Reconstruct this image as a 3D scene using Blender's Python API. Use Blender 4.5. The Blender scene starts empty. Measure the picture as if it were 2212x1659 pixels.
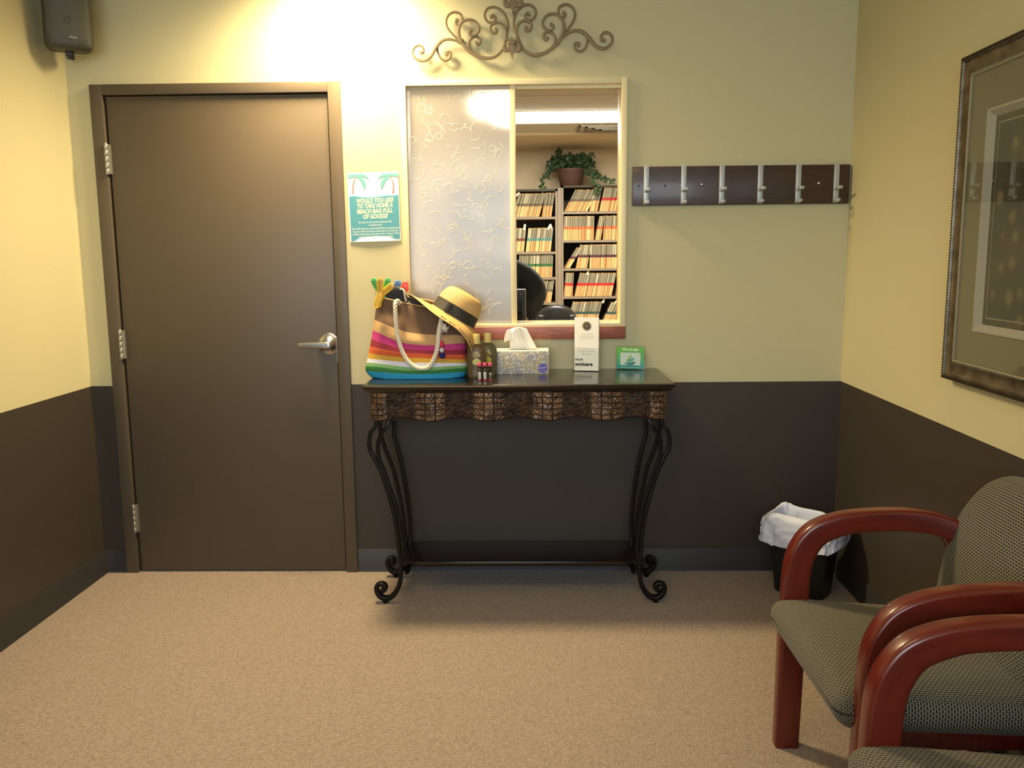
import bpy, bmesh, math, random
import numpy as np
from mathutils import Vector, Matrix, Quaternion
random.seed(7)
PI = math.pi
SC = bpy.context.scene
COL = SC.collection

# ------------------------------------------------------------------ camera
cam_d = bpy.data.cameras.new('camera'); cam = bpy.data.objects.new('camera', cam_d); COL.objects.link(cam)
cam_d.sensor_width = 36; cam_d.lens = 1859.5 * 36 / 2212; cam_d.clip_start = .02
_f = Vector((-0.01947551, 0.98880415, -0.14794278)); _r = Vector((0.99978736, 0.01825745, -0.00958693)); _u = _r.cross(_f)
_m = Matrix((_r, _u, -_f)).transposed().to_4x4(); _m.translation = Vector((1.7314, -3.6448, 1.3803))
cam.matrix_world = _m
SC.camera = cam

# ------------------------------------------------------------------ view, world
SC.view_settings.view_transform = 'Standard'; SC.view_settings.look = 'None'
SC.view_settings.gamma = 1; SC.view_settings.use_curve_mapping = False
SC.view_settings.exposure = -0.7
wd = bpy.data.worlds.new('world'); SC.world = wd; wd.use_nodes = True
wd.node_tree.nodes['Background'].inputs[0].default_value = (.55, .7, 1, 1)
wd.node_tree.nodes['Background'].inputs[1].default_value = .6
SC.cycles.max_bounces = 10; SC.cycles.diffuse_bounces = 5; SC.cycles.glossy_bounces = 4
SC.cycles.transmission_bounces = 8; SC.cycles.transparent_max_bounces = 10
SC.cycles.sample_clamp_indirect = 4; SC.cycles.use_denoising = True; SC.cycles.blur_glossy = .5
SC.cycles.caustics_reflective = False; SC.cycles.caustics_refractive = False

def area(name, loc, size, power, color, direction, spread=180):
    d = bpy.data.lights.new(name, 'AREA'); d.shape = 'RECTANGLE'; d.size, d.size_y = size
    d.energy = power; d.color = color; d.spread = math.radians(spread)
    o = bpy.data.objects.new(name, d); COL.objects.link(o); o.location = loc
    o.rotation_euler = Vector(direction).to_track_quat('-Z', 'Y').to_euler()
    return o
CEIL = 2.62
# daylight coming in through the window behind the camera
area('window_daylight', (1.45, -5.06, 1.65), (2.5, 1.3), 58, (.80, .91, 1.0), (0, 1, -.12), spread=110)
# fluorescent troffer light of the office behind the hatch
area('troffer_light', (2.1, 3.09, 2.375), (1.15, .40), 190, (1.0, .91, .78), (0, 0, -1))
# warm lamps of the waiting room: (x, y, watts)
CANS = [(1.0, -.195, 66)]
area('panel_light_glow', (1.3, -2.5, CEIL-.02), (1.1, .55), 13, (1.0, .78, .50), (0, 0, -1))

# ------------------------------------------------------------------ materials
def lin(c):
    return tuple(((v/255)/12.92 if v/255 <= .04045 else ((v/255+.055)/1.055)**2.4) for v in c)
def nd(nt, t, **k):
    n = nt.nodes.new(t)
    for a, b in k.items():
        if a.startswith('_'): setattr(n, a[1:], b)
        else: n.inputs[a].default_value = b
    return n
def mat(name, c, rough=.6, metal=0, spec=.5, var=0, vs=30, bump=0, bs=200, bd=.001, coat=0, stretch=(1, 1, 1), detail=3, trans=0, ior=1.45, emit=0, c2=None, sheen=0, alpha=1):
    m = bpy.data.materials.new(name); m.use_nodes = True; nt = m.node_tree; b = nt.nodes['Principled BSDF']
    L = nt.links.new
    col = lin(c) + (1,)
    b.inputs['Base Color'].default_value = col; b.inputs['Roughness'].default_value = rough; b.inputs['Metallic'].default_value = metal
    b.inputs['Specular IOR Level'].default_value = spec; b.inputs['IOR'].default_value = ior
    b.inputs['Transmission Weight'].default_value = trans; b.inputs['Coat Weight'].default_value = coat; b.inputs['Coat Roughness'].default_value = .12
    b.inputs['Sheen Weight'].default_value = sheen; b.inputs['Alpha'].default_value = alpha
    if emit: b.inputs['Emission Color'].default_value = col; b.inputs['Emission Strength'].default_value = emit
    if var or bump or c2:
        tc = nd(nt, 'ShaderNodeTexCoord'); mp = nd(nt, 'ShaderNodeMapping', Scale=stretch); L(tc.outputs['Object'], mp.inputs[0])
    if var or c2:
        n = nd(nt, 'ShaderNodeTexNoise', Scale=vs, Detail=detail); L(mp.outputs[0], n.inputs['Vector'])
        r = nd(nt, 'ShaderNodeValToRGB'); L(n.outputs[0], r.inputs[0])
        k = lin(c2) if c2 else None
        r.color_ramp.elements[0].position = .35; r.color_ramp.elements[1].position = .65
        r.color_ramp.elements[0].color = (k + (1,)) if k else tuple(v*(1-var) for v in col[:3]) + (1,)
        r.color_ramp.elements[1].color = col if k else tuple(min(1, v*(1+var)) for v in col[:3]) + (1,)
        L(r.outputs[0], b.inputs['Base Color'])
    if bump:
        n2 = nd(nt, 'ShaderNodeTexNoise', Scale=bs, Detail=2); L(mp.outputs[0], n2.inputs['Vector'])
        bp = nd(nt, 'ShaderNodeBump', Strength=bump, Distance=bd); L(n2.outputs[0], bp.inputs['Height']); L(bp.outputs[0], b.inputs['Normal'])
    return m
M = {}
M['paint'] = mat('wall_paint_cream', (196, 190, 152), .75, spec=.25, bump=.25, bs=260, bd=.0006)
M['paint_low'] = mat('wall_paint_brown', (62, 56, 49), .5, spec=.35, bump=.2, bs=260, bd=.0006)
M['door'] = mat('door_paint_brown', (86, 76, 61), .42, spec=.45, bump=.08, bs=120, bd=.0006)
M['base'] = mat('rubber_baseboard', (48, 47, 47), .5, spec=.4)
M['window_paint'] = mat('cream_window_paint', (226, 214, 170), .4, spec=.45)
M['red_wood'] = mat('red_brown_sill', (156, 92, 74), .4, c2=(128, 70, 54), vs=14, stretch=(1, 1, 9))
M['steel'] = mat('brushed_steel', (190, 192, 195), .28, 1)
M['hinge'] = mat('hinge_metal', (170, 168, 155), .4, .8)
M['white'] = mat('white_plastic', (235, 235, 230), .5)
M['paper'] = mat('white_paper', (246, 244, 232), .8)
M['darkmetal'] = mat('black_iron', (24, 22, 20), .38, .5, bump=.5, bs=70, bd=.0015)
M['espresso'] = mat('espresso_wood_gloss', (30, 19, 15), .22, coat=.4, c2=(22, 14, 12), vs=10, stretch=(1, 12, 1))
M['black'] = mat('black_plastic', (28, 27, 26), .45)
M['gloss_black'] = mat('glossy_black_screen', (8, 8, 10), .08)
M['clear'] = mat('clear_acrylic', (250, 252, 250), .03, trans=1, ior=1.3)
M['cream_plastic'] = mat('cream_cap', (232, 208, 120), .4)

def thinglass(name, tint=(255, 255, 255), refl=1.0, rough=.02):
    m = bpy.data.materials.new(name); m.use_nodes = True; nt = m.node_tree; nt.nodes.clear(); L = nt.links.new
    o = nd(nt, 'ShaderNodeOutputMaterial'); t = nd(nt, 'ShaderNodeBsdfTransparent', Color=lin(tint)+(1,)); g = nd(nt, 'ShaderNodeBsdfGlossy', Roughness=rough)
    f = nd(nt, 'ShaderNodeLayerWeight', Blend=.5); p = nd(nt, 'ShaderNodeMath', _operation='POWER'); p.inputs[1].default_value = 4.5; L(f.outputs['Facing'], p.inputs[0])
    k = nd(nt, 'ShaderNodeMath', _operation='MULTIPLY_ADD'); k.inputs[1].default_value = .8*refl; k.inputs[2].default_value = .035*refl; k.use_clamp = True; x = nd(nt, 'ShaderNodeMixShader')
    L(p.outputs[0], k.inputs[0]); L(k.outputs[0], x.inputs[0]); L(t.outputs[0], x.inputs[1]); L(g.outputs[0], x.inputs[2]); L(x.outputs[0], o.inputs[0]); return m
M['clear'] = thinglass('clear_acrylic', (253, 254, 254), .6, .05); M['pglass'] = thinglass('picture_glass', (250, 250, 248), 1.0, .02)
def brickmat(name, dark, light, sx, sy, uvs=1.0, mortar=.028, rough=.9, bump=.5):
    m = mat(name, dark, rough, spec=.2, sheen=.1); nt = m.node_tree; b = nt.nodes['Principled BSDF']; L = nt.links.new
    uv = nd(nt, 'ShaderNodeUVMap'); br = nd(nt, 'ShaderNodeTexBrick', Color1=lin(dark)+(1,), Color2=tuple(v*1.25 for v in lin(dark))+(1,), Mortar=lin(light)+(1,), Scale=uvs)
    br.inputs['Brick Width'].default_value = sx; br.inputs['Row Height'].default_value = sy; br.inputs['Mortar Size'].default_value = mortar; br.inputs['Mortar Smooth'].default_value = 1.0
    L(uv.outputs[0], br.inputs['Vector']); L(br.outputs['Color'], b.inputs['Base Color'])
    bp = nd(nt, 'ShaderNodeBump', Strength=bump, Distance=.001); L(br.outputs['Fac'], bp.inputs['Height']); L(bp.outputs[0], b.inputs['Normal'])
    return m
M['weave'] = brickmat('woven_upholstery', (46, 45, 40), (160, 154, 128), .0112, .0066, mortar=.00125)

def wood_mat():
    m = mat('cherry_wood', (96, 30, 18), .3, coat=.35, spec=.5); nt = m.node_tree; b = nt.nodes['Principled BSDF']; L = nt.links.new
    uv = nd(nt, 'ShaderNodeUVMap'); mp = nd(nt, 'ShaderNodeMapping', Scale=(4, 90, 1)); n = nd(nt, 'ShaderNodeTexNoise', Scale=1.0, Detail=4); r = nd(nt, 'ShaderNodeValToRGB')
    r.color_ramp.elements[0].position = .3; r.color_ramp.elements[1].position = .7
    r.color_ramp.elements[0].color = lin((74, 20, 13))+(1,); r.color_ramp.elements[1].color = lin((106, 33, 19))+(1,)
    L(uv.outputs[0], mp.inputs[0]); L(mp.outputs[0], n.inputs[0]); L(n.outputs[0], r.inputs[0]); L(r.outputs[0], b.inputs['Base Color'])
    return m
M['cherry'] = wood_mat()

def carpet_mat():
    m = mat('carpet', (190, 165, 138), .95, spec=.1, sheen=.2); nt = m.node_tree; b = nt.nodes['Principled BSDF']; L = nt.links.new
    tc = nd(nt, 'ShaderNodeTexCoord'); mp = nd(nt, 'ShaderNodeMapping', Scale=(125, 190, 1)); L(tc.outputs['Object'], mp.inputs[0])
    v = nd(nt, 'ShaderNodeTexVoronoi', Scale=1.0, Randomness=.75); L(mp.outputs[0], v.inputs['Vector'])
    r = nd(nt, 'ShaderNodeValToRGB'); L(v.outputs['Distance'], r.inputs[0]); e = r.color_ramp.elements
    e[0].position = .25; e[0].color = lin((166, 149, 133))+(1,); e[1].position = .75; e[1].color = lin((137, 122, 107))+(1,)
    n = nd(nt, 'ShaderNodeTexNoise', Scale=55.0, Detail=4); L(tc.outputs['Object'], n.inputs[0])
    mx = nd(nt, 'ShaderNodeMix', _data_type='RGBA', _blend_type='MULTIPLY'); mx.inputs[0].default_value = .30
    rr = nd(nt, 'ShaderNodeValToRGB'); L(n.outputs[0], rr.inputs[0]); rr.color_ramp.elements[0].position = .35; rr.color_ramp.elements[0].color = (.72, .72, .72, 1); rr.color_ramp.elements[1].position = .6
    L(r.outputs[0], mx.inputs[6]); L(rr.outputs[0], mx.inputs[7]); L(mx.outputs[2], b.inputs['Base Color'])
    bp = nd(nt, 'ShaderNodeBump', Strength=.6, Distance=.004, _invert=True); L(v.outputs['Distance'], bp.inputs['Height']); L(bp.outputs[0], b.inputs['Normal'])
    return m
M['carpet'] = carpet_mat()

# ------------------------------------------------------------------ mesh builder
class MB:
    def __init__(s): s.v = []; s.f = []; s.uv = []; s.mi = []; s.m = 0
    def add(s, vs, fs, uvs=None):
        o = len(s.v); s.v += [tuple(p) for p in vs]
        for i, f in enumerate(fs):
            s.f.append([o+j for j in f]); s.mi.append(s.m); s.uv.append(uvs[i] if uvs else [(0, 0)]*len(f))
        return s
    def box(s, x0, x1, y0, y1, z0, z1, bev=0):
        if bev: return s.rbox(((x0+x1)/2, (y0+y1)/2, (z0+z1)/2), (x1-x0, y1-y0, z1-z0), bev, k=2, n=1)
        v = [(x, y, z) for z in (z0, z1) for y in (y0, y1) for x in (x0, x1)]
        return s.add(v, [(0, 2, 3, 1), (4, 5, 7, 6), (0, 1, 5, 4), (2, 6, 7, 3), (0, 4, 6, 2), (1, 3, 7, 5)])
    def rbox(s, c, size, r, k=4, n=4, fn=None, power=None):
        def ax(L):
            h = L/2; rr = min(r, h*.999)
            a = [-h + rr*(1-math.cos(i/k*PI/2)) for i in range(k)]; inner = [-h+rr + (2*h-2*rr)*i/n for i in range(n+1)]
            return a + inner + [-t for t in a[::-1]]
        A = [ax(t) for t in size]; H = [t/2 for t in size]; c = Vector(c)
        for d in range(3):
            e, g = (d+1) % 3, (d+2) % 3
            for sg in (-1, 1):
                P = []; UV = []
                for a in A[e]:
                    for b in A[g]:
                        p = [0, 0, 0]; p[d] = sg*H[d]; p[e] = a; p[g] = b; p = Vector(p)
                        q = Vector([max(-(H[i]-min(r, H[i]*.999)), min(H[i]-min(r, H[i]*.999), p[i])) for i in range(3)])
                        dd = p-q
                        w = q + dd.normalized()*min(r, min(H)*.999) if dd.length > 1e-9 else p
                        if fn: w = Vector(fn(w.x, w.y, w.z))
                        P.append(w + c); UV.append((p[e], p[g]) if d != 0 else (p[1], p[2]))
                nb = len(A[g]); F = []; U = []
                for i in range(len(A[e])-1):
                    for j in range(nb-1):
                        q = [i*nb+j, (i+1)*nb+j, (i+1)*nb+j+1, i*nb+j+1]
                        if sg < 0: q = q[::-1]
                        F.append(q); U.append([UV[t] for t in q])
                s.add(P, F, U)
        return s
    def grid(s, fn, nu, nv, closeu=False, flip=False, uvf=None):
        P = [fn(i/nu, j/nv) for i in range(nu+(0 if closeu else 1)) for j in range(nv+1)]
        F = []; U = []; N = nu if closeu else nu+1
        for i in range(nu):
            for j in range(nv):
                a, b = i, (i+1) % N
                q = [a*(nv+1)+j, b*(nv+1)+j, b*(nv+1)+j+1, a*(nv+1)+j+1]; t = [(i/nu, j/nv), ((i+1)/nu, j/nv), ((i+1)/nu, (j+1)/nv), (i/nu, (j+1)/nv)]
                if flip: q = q[::-1]; t = t[::-1]
                F.append(q); U.append([uvf(*x) for x in t] if uvf else t)
        return s.add(P, F, U)
    def sweep(s, pts, sec, scale=None, up=None, cap=True, twist=0):
        pts = [Vector(p) for p in pts]; n = len(pts); m = len(sec); T = []
        for i in range(n):
            t = pts[min(n-1, i+1)] - pts[max(0, i-1)]; T.append(t.normalized())
        if up is None:
            a = T[0].orthogonal().normalized(); frames = []
            for i in range(n):
                if i: a = (T[i-1].rotation_difference(T[i]) @ a)
                a = (a - T[i]*a.dot(T[i])).normalized(); frames.append((a, T[i].cross(a)))
        else:
            frames = []
            for i in range(n):
                b = Vector(up); b = (b - T[i]*b.dot(T[i])).normalized(); frames.append((b.cross(T[i]), b))
        P = []; ln = 0; Ls = []
        for i in range(n):
            if i: ln += (pts[i]-pts[i-1]).length
            Ls.append(ln); sc = scale(i/(n-1)) if callable(scale) else (scale or 1)
            sx, sy = sc if isinstance(sc, tuple) else (sc, sc)
            ca, sa = math.cos(twist*ln), math.sin(twist*ln)
            for (x, y) in sec:
                x, y = x*sx, y*sy; x, y = x*ca-y*sa, x*sa+y*ca
                P.append(pts[i] + frames[i][0]*x + frames[i][1]*y)
        F = []; U = []
        for i in range(n-1):
            for j in range(m):
                k = (j+1) % m; F.append((i*m+j, i*m+k, (i+1)*m+k, (i+1)*m+j))
                U.append([(Ls[i], j*.01), (Ls[i], (j+1)*.01), (Ls[i+1], (j+1)*.01), (Ls[i+1], j*.01)])
        if cap:
            F.append(tuple(range(m))[::-1]); U.append([(0, 0)]*m); F.append(tuple((n-1)*m+j for j in range(m))); U.append([(0, 0)]*m)
        return s.add(P, F, U)
    def tube(s, pts, r, k=10, scale=None, cap=True): return s.sweep(pts, circ(r, k), scale, cap=cap)
    def lathe(s, prof, n=24, c=(0, 0, 0), axis='Z', sx=1, sy=1, fn=None):
        P = []
        for i in range(n):
            a = 2*PI*i/n
            for (r, h) in prof:
                p = (r*math.cos(a)*sx, r*math.sin(a)*sy, h)
                if axis == 'Y': p = (p[0], -p[2], p[1])
                if axis == 'X': p = (p[2], p[0], p[1])
                if fn: p = fn(*p)
                P.append((p[0]+c[0], p[1]+c[1], p[2]+c[2]))
        m = len(prof); F = []; U = []
        for i in range(n):
            k = (i+1) % n
            for j in range(m-1):
                F.append((i*m+j, k*m+j, k*m+j+1, i*m+j+1)); U.append([(i/n, j/m), ((i+1)/n, j/m), ((i+1)/n, (j+1)/m), (i/n, (j+1)/m)])
        return s.add(P, F, U)
    def sphere(s, c, r, n=16, m=10):
        rr = r if isinstance(r, tuple) else (r, r, r)
        return s.grid(lambda u, v: (c[0]+rr[0]*math.sin(PI*v)*math.cos(2*PI*u), c[1]+rr[1]*math.sin(PI*v)*math.sin(2*PI*u), c[2]+rr[2]*math.cos(PI*v)), n, m, closeu=True, flip=True)
    def prism(s, poly, tf, t):
        """poly: 2D outline, tf(u, v, w) -> 3D, thickness w from 0 to t"""
        n = len(poly); P = [tf(a, b, 0) for a, b in poly] + [tf(a, b, t) for a, b in poly]
        F = [tuple(range(n)), tuple(range(2*n-1, n-1, -1))] + [(i, i+n, (i+1) % n+n, (i+1) % n) for i in range(n)]
        return s.add(P, F)
def circ(r, k=10, ry=None):
    return [(r*math.cos(2*PI*i/k), (ry or r)*math.sin(2*PI*i/k)) for i in range(k)]
def rrect(w, h, r, k=4):
    o = []
    for cx, cy, a0 in ((w/2-r, h/2-r, 0), (-w/2+r, h/2-r, PI/2), (-w/2+r, -h/2+r, PI), (w/2-r, -h/2+r, 1.5*PI)):
        o += [(cx+r*math.cos(a0+i/k*PI/2), cy+r*math.sin(a0+i/k*PI/2)) for i in range(k+1)]
    return o
def cr(pts, n=8):
    P = [Vector(p) for p in pts]; P = [P[0]*2-P[1]] + P + [P[-1]*2-P[-2]]; o = []
    for i in range(1, len(P)-2):
        a, b, c, d = P[i-1:i+3]
        for k in range(n):
            t = k/n; o.append(.5*((2*b) + (c-a)*t + (2*a-5*b+4*c-d)*t*t + (3*b-a-3*c+d)*t**3))
    o.append(P[-2]); return o

def build(name, mb, mats, parent=None, sharp=40, loc=None, merge=True, world=True):
    """mb vertices are in world space (or the thing's own space when world=False)"""
    me = bpy.data.meshes.new(name)
    off = Vector((0, 0, 0))
    if parent is not None and world: off = parent['_org'] if False else ORG[parent.name]
    if parent is None and loc is not None: off = Vector(loc)
    me.from_pydata([(v[0]-off[0], v[1]-off[1], v[2]-off[2]) for v in mb.v], [], mb.f)
    if not isinstance(mats, (list, tuple)): mats = [mats]
    for m in mats: me.materials.append(M[m] if isinstance(m, str) else m)
    me.polygons.foreach_set('material_index', mb.mi)
    uvl = me.uv_layers.new(name='UVMap'); flat = [c for f in mb.uv for t in f for c in t]; uvl.data.foreach_set('uv', flat)
    if merge or True:
        bm = bmesh.new(); bm.from_mesh(me)
        if merge: bmesh.ops.remove_doubles(bm, verts=bm.verts, dist=1e-5)
        bmesh.ops.recalc_face_normals(bm, faces=bm.faces)
        bm.to_mesh(me); bm.free()
    me.polygons.foreach_set('use_smooth', [True]*len(me.polygons)); me.set_sharp_from_angle(angle=math.radians(sharp)); me.update()
    o = bpy.data.objects.new(name, me); COL.objects.link(o)
    if parent is not None: o.parent = parent
    elif loc is not None: o.location = loc
    return o
ORG = {}
def tag(o, label, cat, group=None, kind=None):
    o['label'] = label; o['category'] = cat
    if group: o['group'] = group
    if kind: o['kind'] = kind
    return o
def thing(name, label, cat, loc, group=None):
    o = bpy.data.objects.new(name, None); COL.objects.link(o); o.location = loc; o.empty_display_size = .05
    tag(o, label, cat, group); ORG[o.name] = Vector(loc); return o
def struct(name, mb, mats, parent=None, **k):
    o = build(name, mb, mats, parent, **k)
    if parent is None: o['kind'] = 'structure'
    ORG[o.name] = Vector((0, 0, 0)) if parent is None else ORG[parent.name]
    return o
def dup(root, loc, label=None, rotz=None, group=None):
    r = root.copy(); COL.objects.link(r); r.location = loc
    if rotz is not None: r.rotation_euler = (0, 0, rotz)
    if label: r['label'] = label
    if group: r['group'] = group
    for ch in root.children:
        c = ch.copy(); COL.objects.link(c); c.parent = r
        for g in ch.children:
            d = g.copy(); COL.objects.link(d); d.parent = c
    return r
def text(name, body, size, mtx, m, parent, sx=1, shear=0, thick=0, align='CENTER', ext=.00003, world=True, line=1.0):
    cu = bpy.data.curves.new('t', 'FONT'); cu.body = body; cu.size = size; cu.align_x = align; cu.align_y = 'CENTER'; cu.shear = shear
    cu.offset = thick; cu.extrude = ext; cu.space_line = line; cu.resolution_u = 3
    t = bpy.data.objects.new('t', cu); COL.objects.link(t); bpy.context.view_layer.update()
    me = bpy.data.meshes.new_from_object(t.evaluated_get(bpy.context.evaluated_depsgraph_get()))
    bpy.data.objects.remove(t); me.transform(Matrix.Diagonal((sx, 1, 1, 1))); me.transform(mtx)
    if world: me.transform(Matrix.Translation(-ORG[parent.name]))
    me.materials.clear(); me.materials.append(M[m] if isinstance(m, str) else m)
    o = bpy.data.objects.new(name, me); COL.objects.link(o); o.parent = parent; return o
def facing(x, y, z, rz=0, tilt=0, roll=0):
    """matrix putting XY text upright facing -Y at x, y, z"""
    return Matrix.Translation((x, y, z)) @ Matrix.Rotation(rz, 4, 'Z') @ Matrix.Rotation(PI/2+tilt, 4, 'X') @ Matrix.Rotation(roll, 4, 'Z')
# ================================================================== the setting
XL, XR = -.157, 3.057; RAIL = .838; YB = -5.2   # left, right wall, paint line, rear wall
WT = .13                                        # wall thickness
WX0, WX1, WZ0, WZ1 = 1.236, 2.118, 1.092, 2.067  # hatch opening
DX0, DX1, DZ = -.012, .926, 2.052               # door opening
mb = MB()
def band(x0, x1, z0, z1, y0=0, y1=WT):
    for a, b, m in ((z0, min(z1, RAIL), 1), (max(z0, RAIL), z1, 0)):
        if b > a+1e-6: mb.m = m; mb.box(x0, x1, y0, y1, a, b)
band(XL-.13, DX0, 0, CEIL); band(DX0, DX1, DZ, CEIL); band(DX1, WX0, 0, CEIL); band(WX0, WX1, 0, WZ0); band(WX0, WX1, WZ1, CEIL); band(WX1, XR+.13, 0, CEIL)
struct('wall_back', mb, ['paint', 'paint_low'])
def sidewall(name, xa, s, skew):
    m = MB()
    for z0, z1, k in ((0, RAIL, 1), (RAIL, CEIL, 0)):
        m.m = k; a = [(xa, 0), (xa+s*.13, 0), (xa+s*.13+skew, YB), (xa+skew, YB)]
        P = [(x, y, z) for z in (z0, z1) for x, y in a]
        m.add(P, [(0, 3, 2, 1), (4, 5, 6, 7), (0, 1, 5, 4), (1, 2, 6, 5), (2, 3, 7, 6), (3, 0, 4, 7)])
    return struct(name, m, ['paint', 'paint_low'])
SKL, SKR = -.0109*5.2, -.0205*5.2
sidewall('wall_left', XL, -1, SKL); sidewall('wall_right', XR, 1, SKR)
mb = MB(); mb.box(XL-.2, .2, YB-.13, YB, 0, CEIL); mb.box(2.7, XR+.2, YB-.13, YB, 0, CEIL); mb.box(.2, 2.7, YB-.13, YB, 0, 1.0); mb.box(.2, 2.7, YB-.13, YB, 2.3, CEIL)
struct('wall_rear', mb, 'paint')
mb = MB()
for x0, x1, z0, z1 in ((.2, 2.7, 1.0, 1.05), (.2, 2.7, 2.25, 2.3), (.2, .25, 1.05, 2.25), (2.65, 2.7, 1.05, 2.25), (1.43, 1.47, 1.05, 2.25)): mb.box(x0, x1, YB-.06, YB+.01, z0, z1)
struct('window_2', mb, 'window_paint')
mb = MB(); mb.box(XL-.2, XR+.2, YB-.1, 0.02, -.05, 0); struct('floor', mb, 'carpet')
M['ceil'] = mat('ceiling_white', (225, 220, 205), .8, bump=.2, bs=120)
mb = MB(); mb.box(XL-.2, XR+.2, YB-.1, WT, CEIL, CEIL+.06); struct('ceiling', mb, 'ceil')

def baseboard(name, pts):
    m = MB()
    sec = [(0, 0), (.012, 0), (.008, .012), (.006, .098), (.003, .102), (0, .102)]
    for (x0, y0), (x1, y1) in pts:
        d = Vector((x1-x0, y1-y0, 0)).normalized(); n = Vector((d.y, -d.x, 0))
        P = [(x0+n.x*a, y0+n.y*a, b+.001) for a, b in sec] + [(x1+n.x*a, y1+n.y*a, b+.001) for a, b in sec]
        k = len(sec); m.add(P, [(i, (i+1) % k, (i+1) % k+k, i+k) for i in range(k)] + [tuple(range(k)), tuple(range(2*k-1, k-1, -1))])
    struct(name, m, 'base')
baseboard('baseboard_back', [((XL, 0), (-.062, 0)), ((.972, 0), (XR, 0))])
baseboard('baseboard_left', [((XL+SKL, YB), (XL, 0))]); baseboard('baseboard_right', [((XR, 0), (XR+SKR, YB))])

# door: frame, slab, hinges, lever, strike
mb = MB()
for x0, x1, z0, z1 in ((-.060, -.008, 0, 2.087), (.9195, .970, 0, 2.087), (-.0085, .92, 2.045, 2.087)):
    mb.box(x0, x1, -.016, WT, z0, z1, bev=.002)
mb.box(-.012, .004, .05, WT, 0, 2.05); mb.box(.91, .926, .05, WT, 0, 2.05)
door = struct('door_1', mb, 'door')
mb = MB(); mb.box(0.0005, .9145, -.002, .043, .008, 2.0405, bev=.0015); slab = build('door_leaf', mb, 'door', door); ORG[slab.name] = Vector((0, 0, 0))
M['shadow_gap'] = mat('dark_gap', (20, 17, 14), .9)
mb = MB(); mb.box(-.012, .926, .1, .12, 0, 2.05); build('gap_shade_sheet', mb, 'shadow_gap', door)  # near-black sheet across the opening, its colour paints the shade behind the leaf
for zc in (1.789, 1.019, .25):
    mb = MB()
    for k in range(5):
        h = .126/5; z0 = zc-.063+k*h
        mb.lathe([(0, z0+.0006), (.0065, z0+.0006), (.0075, z0+.002), (.0075, z0+h-.002), (.0065, z0+h-.0006), (0, z0+h-.0006)], 12, c=(-.006, -.021, 0))
    mb.lathe([(0, zc+.066), (.004, zc+.066), (.005, zc+.063), (0, zc+.063)], 10, c=(-.006, -.021, 0))
    mb.box(-.004, .008, -.018, -.001, zc-.06, zc+.06)
    build('hinge', mb, 'hinge', door)
mb = MB(); mb.box(.9165, .9185, -.019, -.005, .935, 1.045); build('strike_plate', mb, 'hinge', door)
# lever handle
mb = MB(); cx, cz = .882, 1.013
mb.lathe([(0, .0), (.046, .0), (.047, .003), (.045, .006), (.040, .007), (.022, .024), (.018, .030), (.0, .030)], 40, c=(cx, -.002, cz), axis='Y')
rose = build('lever_rose', mb, 'steel', slab)
mb = MB(); mb.lathe([(0, .024), (.0145, .024), (.0145, .046), (0, .046)], 24, c=(cx, -.002, cz), axis='Y'); build('lever_neck', mb, 'steel', slab)
mb = MB()
def levf(x, y, z):
    t = max(0, (x+.055)/.11); return (x, y + .006*(1-t)**2, z*(.82+.28*t))
mb.rbox((cx-.052, -.056, cz), (.142, .018, .027), .008, k=4, n=6, fn=levf); build('lever_handle', mb, 'steel', slab)
mb = MB(); mb.lathe([(0, .0), (.0085, .0), (.0085, .002), (0, .002)], 20, c=(cx-.002, -.0645, cz), axis='Y'); mb.m = 1; mb.box(cx-.004, cx+.004, -.0675, -.066, cz-.0012, cz+.0012); build('key_cylinder', mb, ['hinge', 'black'], slab)

# reception hatch: frame, sliding panes
mb = MB(); Z0, Z1 = 1.079, 2.088
mb.box(1.216, WX0+.002, -.014, WT, Z0, Z1, bev=.0015); mb.box(WX1-.002, 2.140, -.014, WT, Z0, Z1, bev=.0015)
mb.box(WX0, WX1, -.014, WT, WZ1-.002, Z1, bev=.0015); mb.box(WX0, WX1, -.018, WT, Z0, WZ0+.003, bev=.0015)
mb.box(WX0, WX1, .02, .03, WZ0+.001, WZ0+.012); mb.box(WX0, WX1, .02, .03, WZ1-.014, WZ1-.001)
win = struct('window_1', mb, 'window_paint')
mb = MB(); mb.box(1.661, 1.684, -.004, .02, WZ0+.002, WZ1-.002, bev=.002); build('sash_bar', mb, 'window_paint', win)
def frost():
    m = bpy.data.materials.new('frosted_glass'); m.use_nodes = True; nt = m.node_tree; nt.nodes.clear(); L = nt.links.new
    o = nd(nt, 'ShaderNodeOutputMaterial'); t = nd(nt, 'ShaderNodeBsdfTranslucent', Color=lin((246, 234, 208))+(1,)); d = nd(nt, 'ShaderNodeBsdfDiffuse', Color=lin((240, 236, 222))+(1,))
    g = nd(nt, 'ShaderNodeBsdfRefraction', Roughness=.32, IOR=1.22); g.inputs['Color'].default_value = lin((252, 250, 244))+(1,); s = nd(nt, 'ShaderNodeBsdfGlossy', Roughness=.25)
    a = nd(nt, 'ShaderNodeMixShader'); a.inputs[0].default_value = .80; b = nd(nt, 'ShaderNodeMixShader'); b.inputs[0].default_value = .20; c = nd(nt, 'ShaderNodeMixShader'); c.inputs[0].default_value = .07
    L(t.outputs[0], a.inputs[1]); L(g.outputs[0], a.inputs[2]); L(a.outputs[0], b.inputs[1]); L(d.outputs[0], b.inputs[2]); L(b.outputs[0], c.inputs[1]); L(s.outputs[0], c.inputs[2]); L(c.outputs[0], o.inputs[0]); return m
M['frost'] = frost()
M['etch'] = mat('etched_scrolls', (240, 230, 206), .2, spec=.8, alpha=.5)
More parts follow.
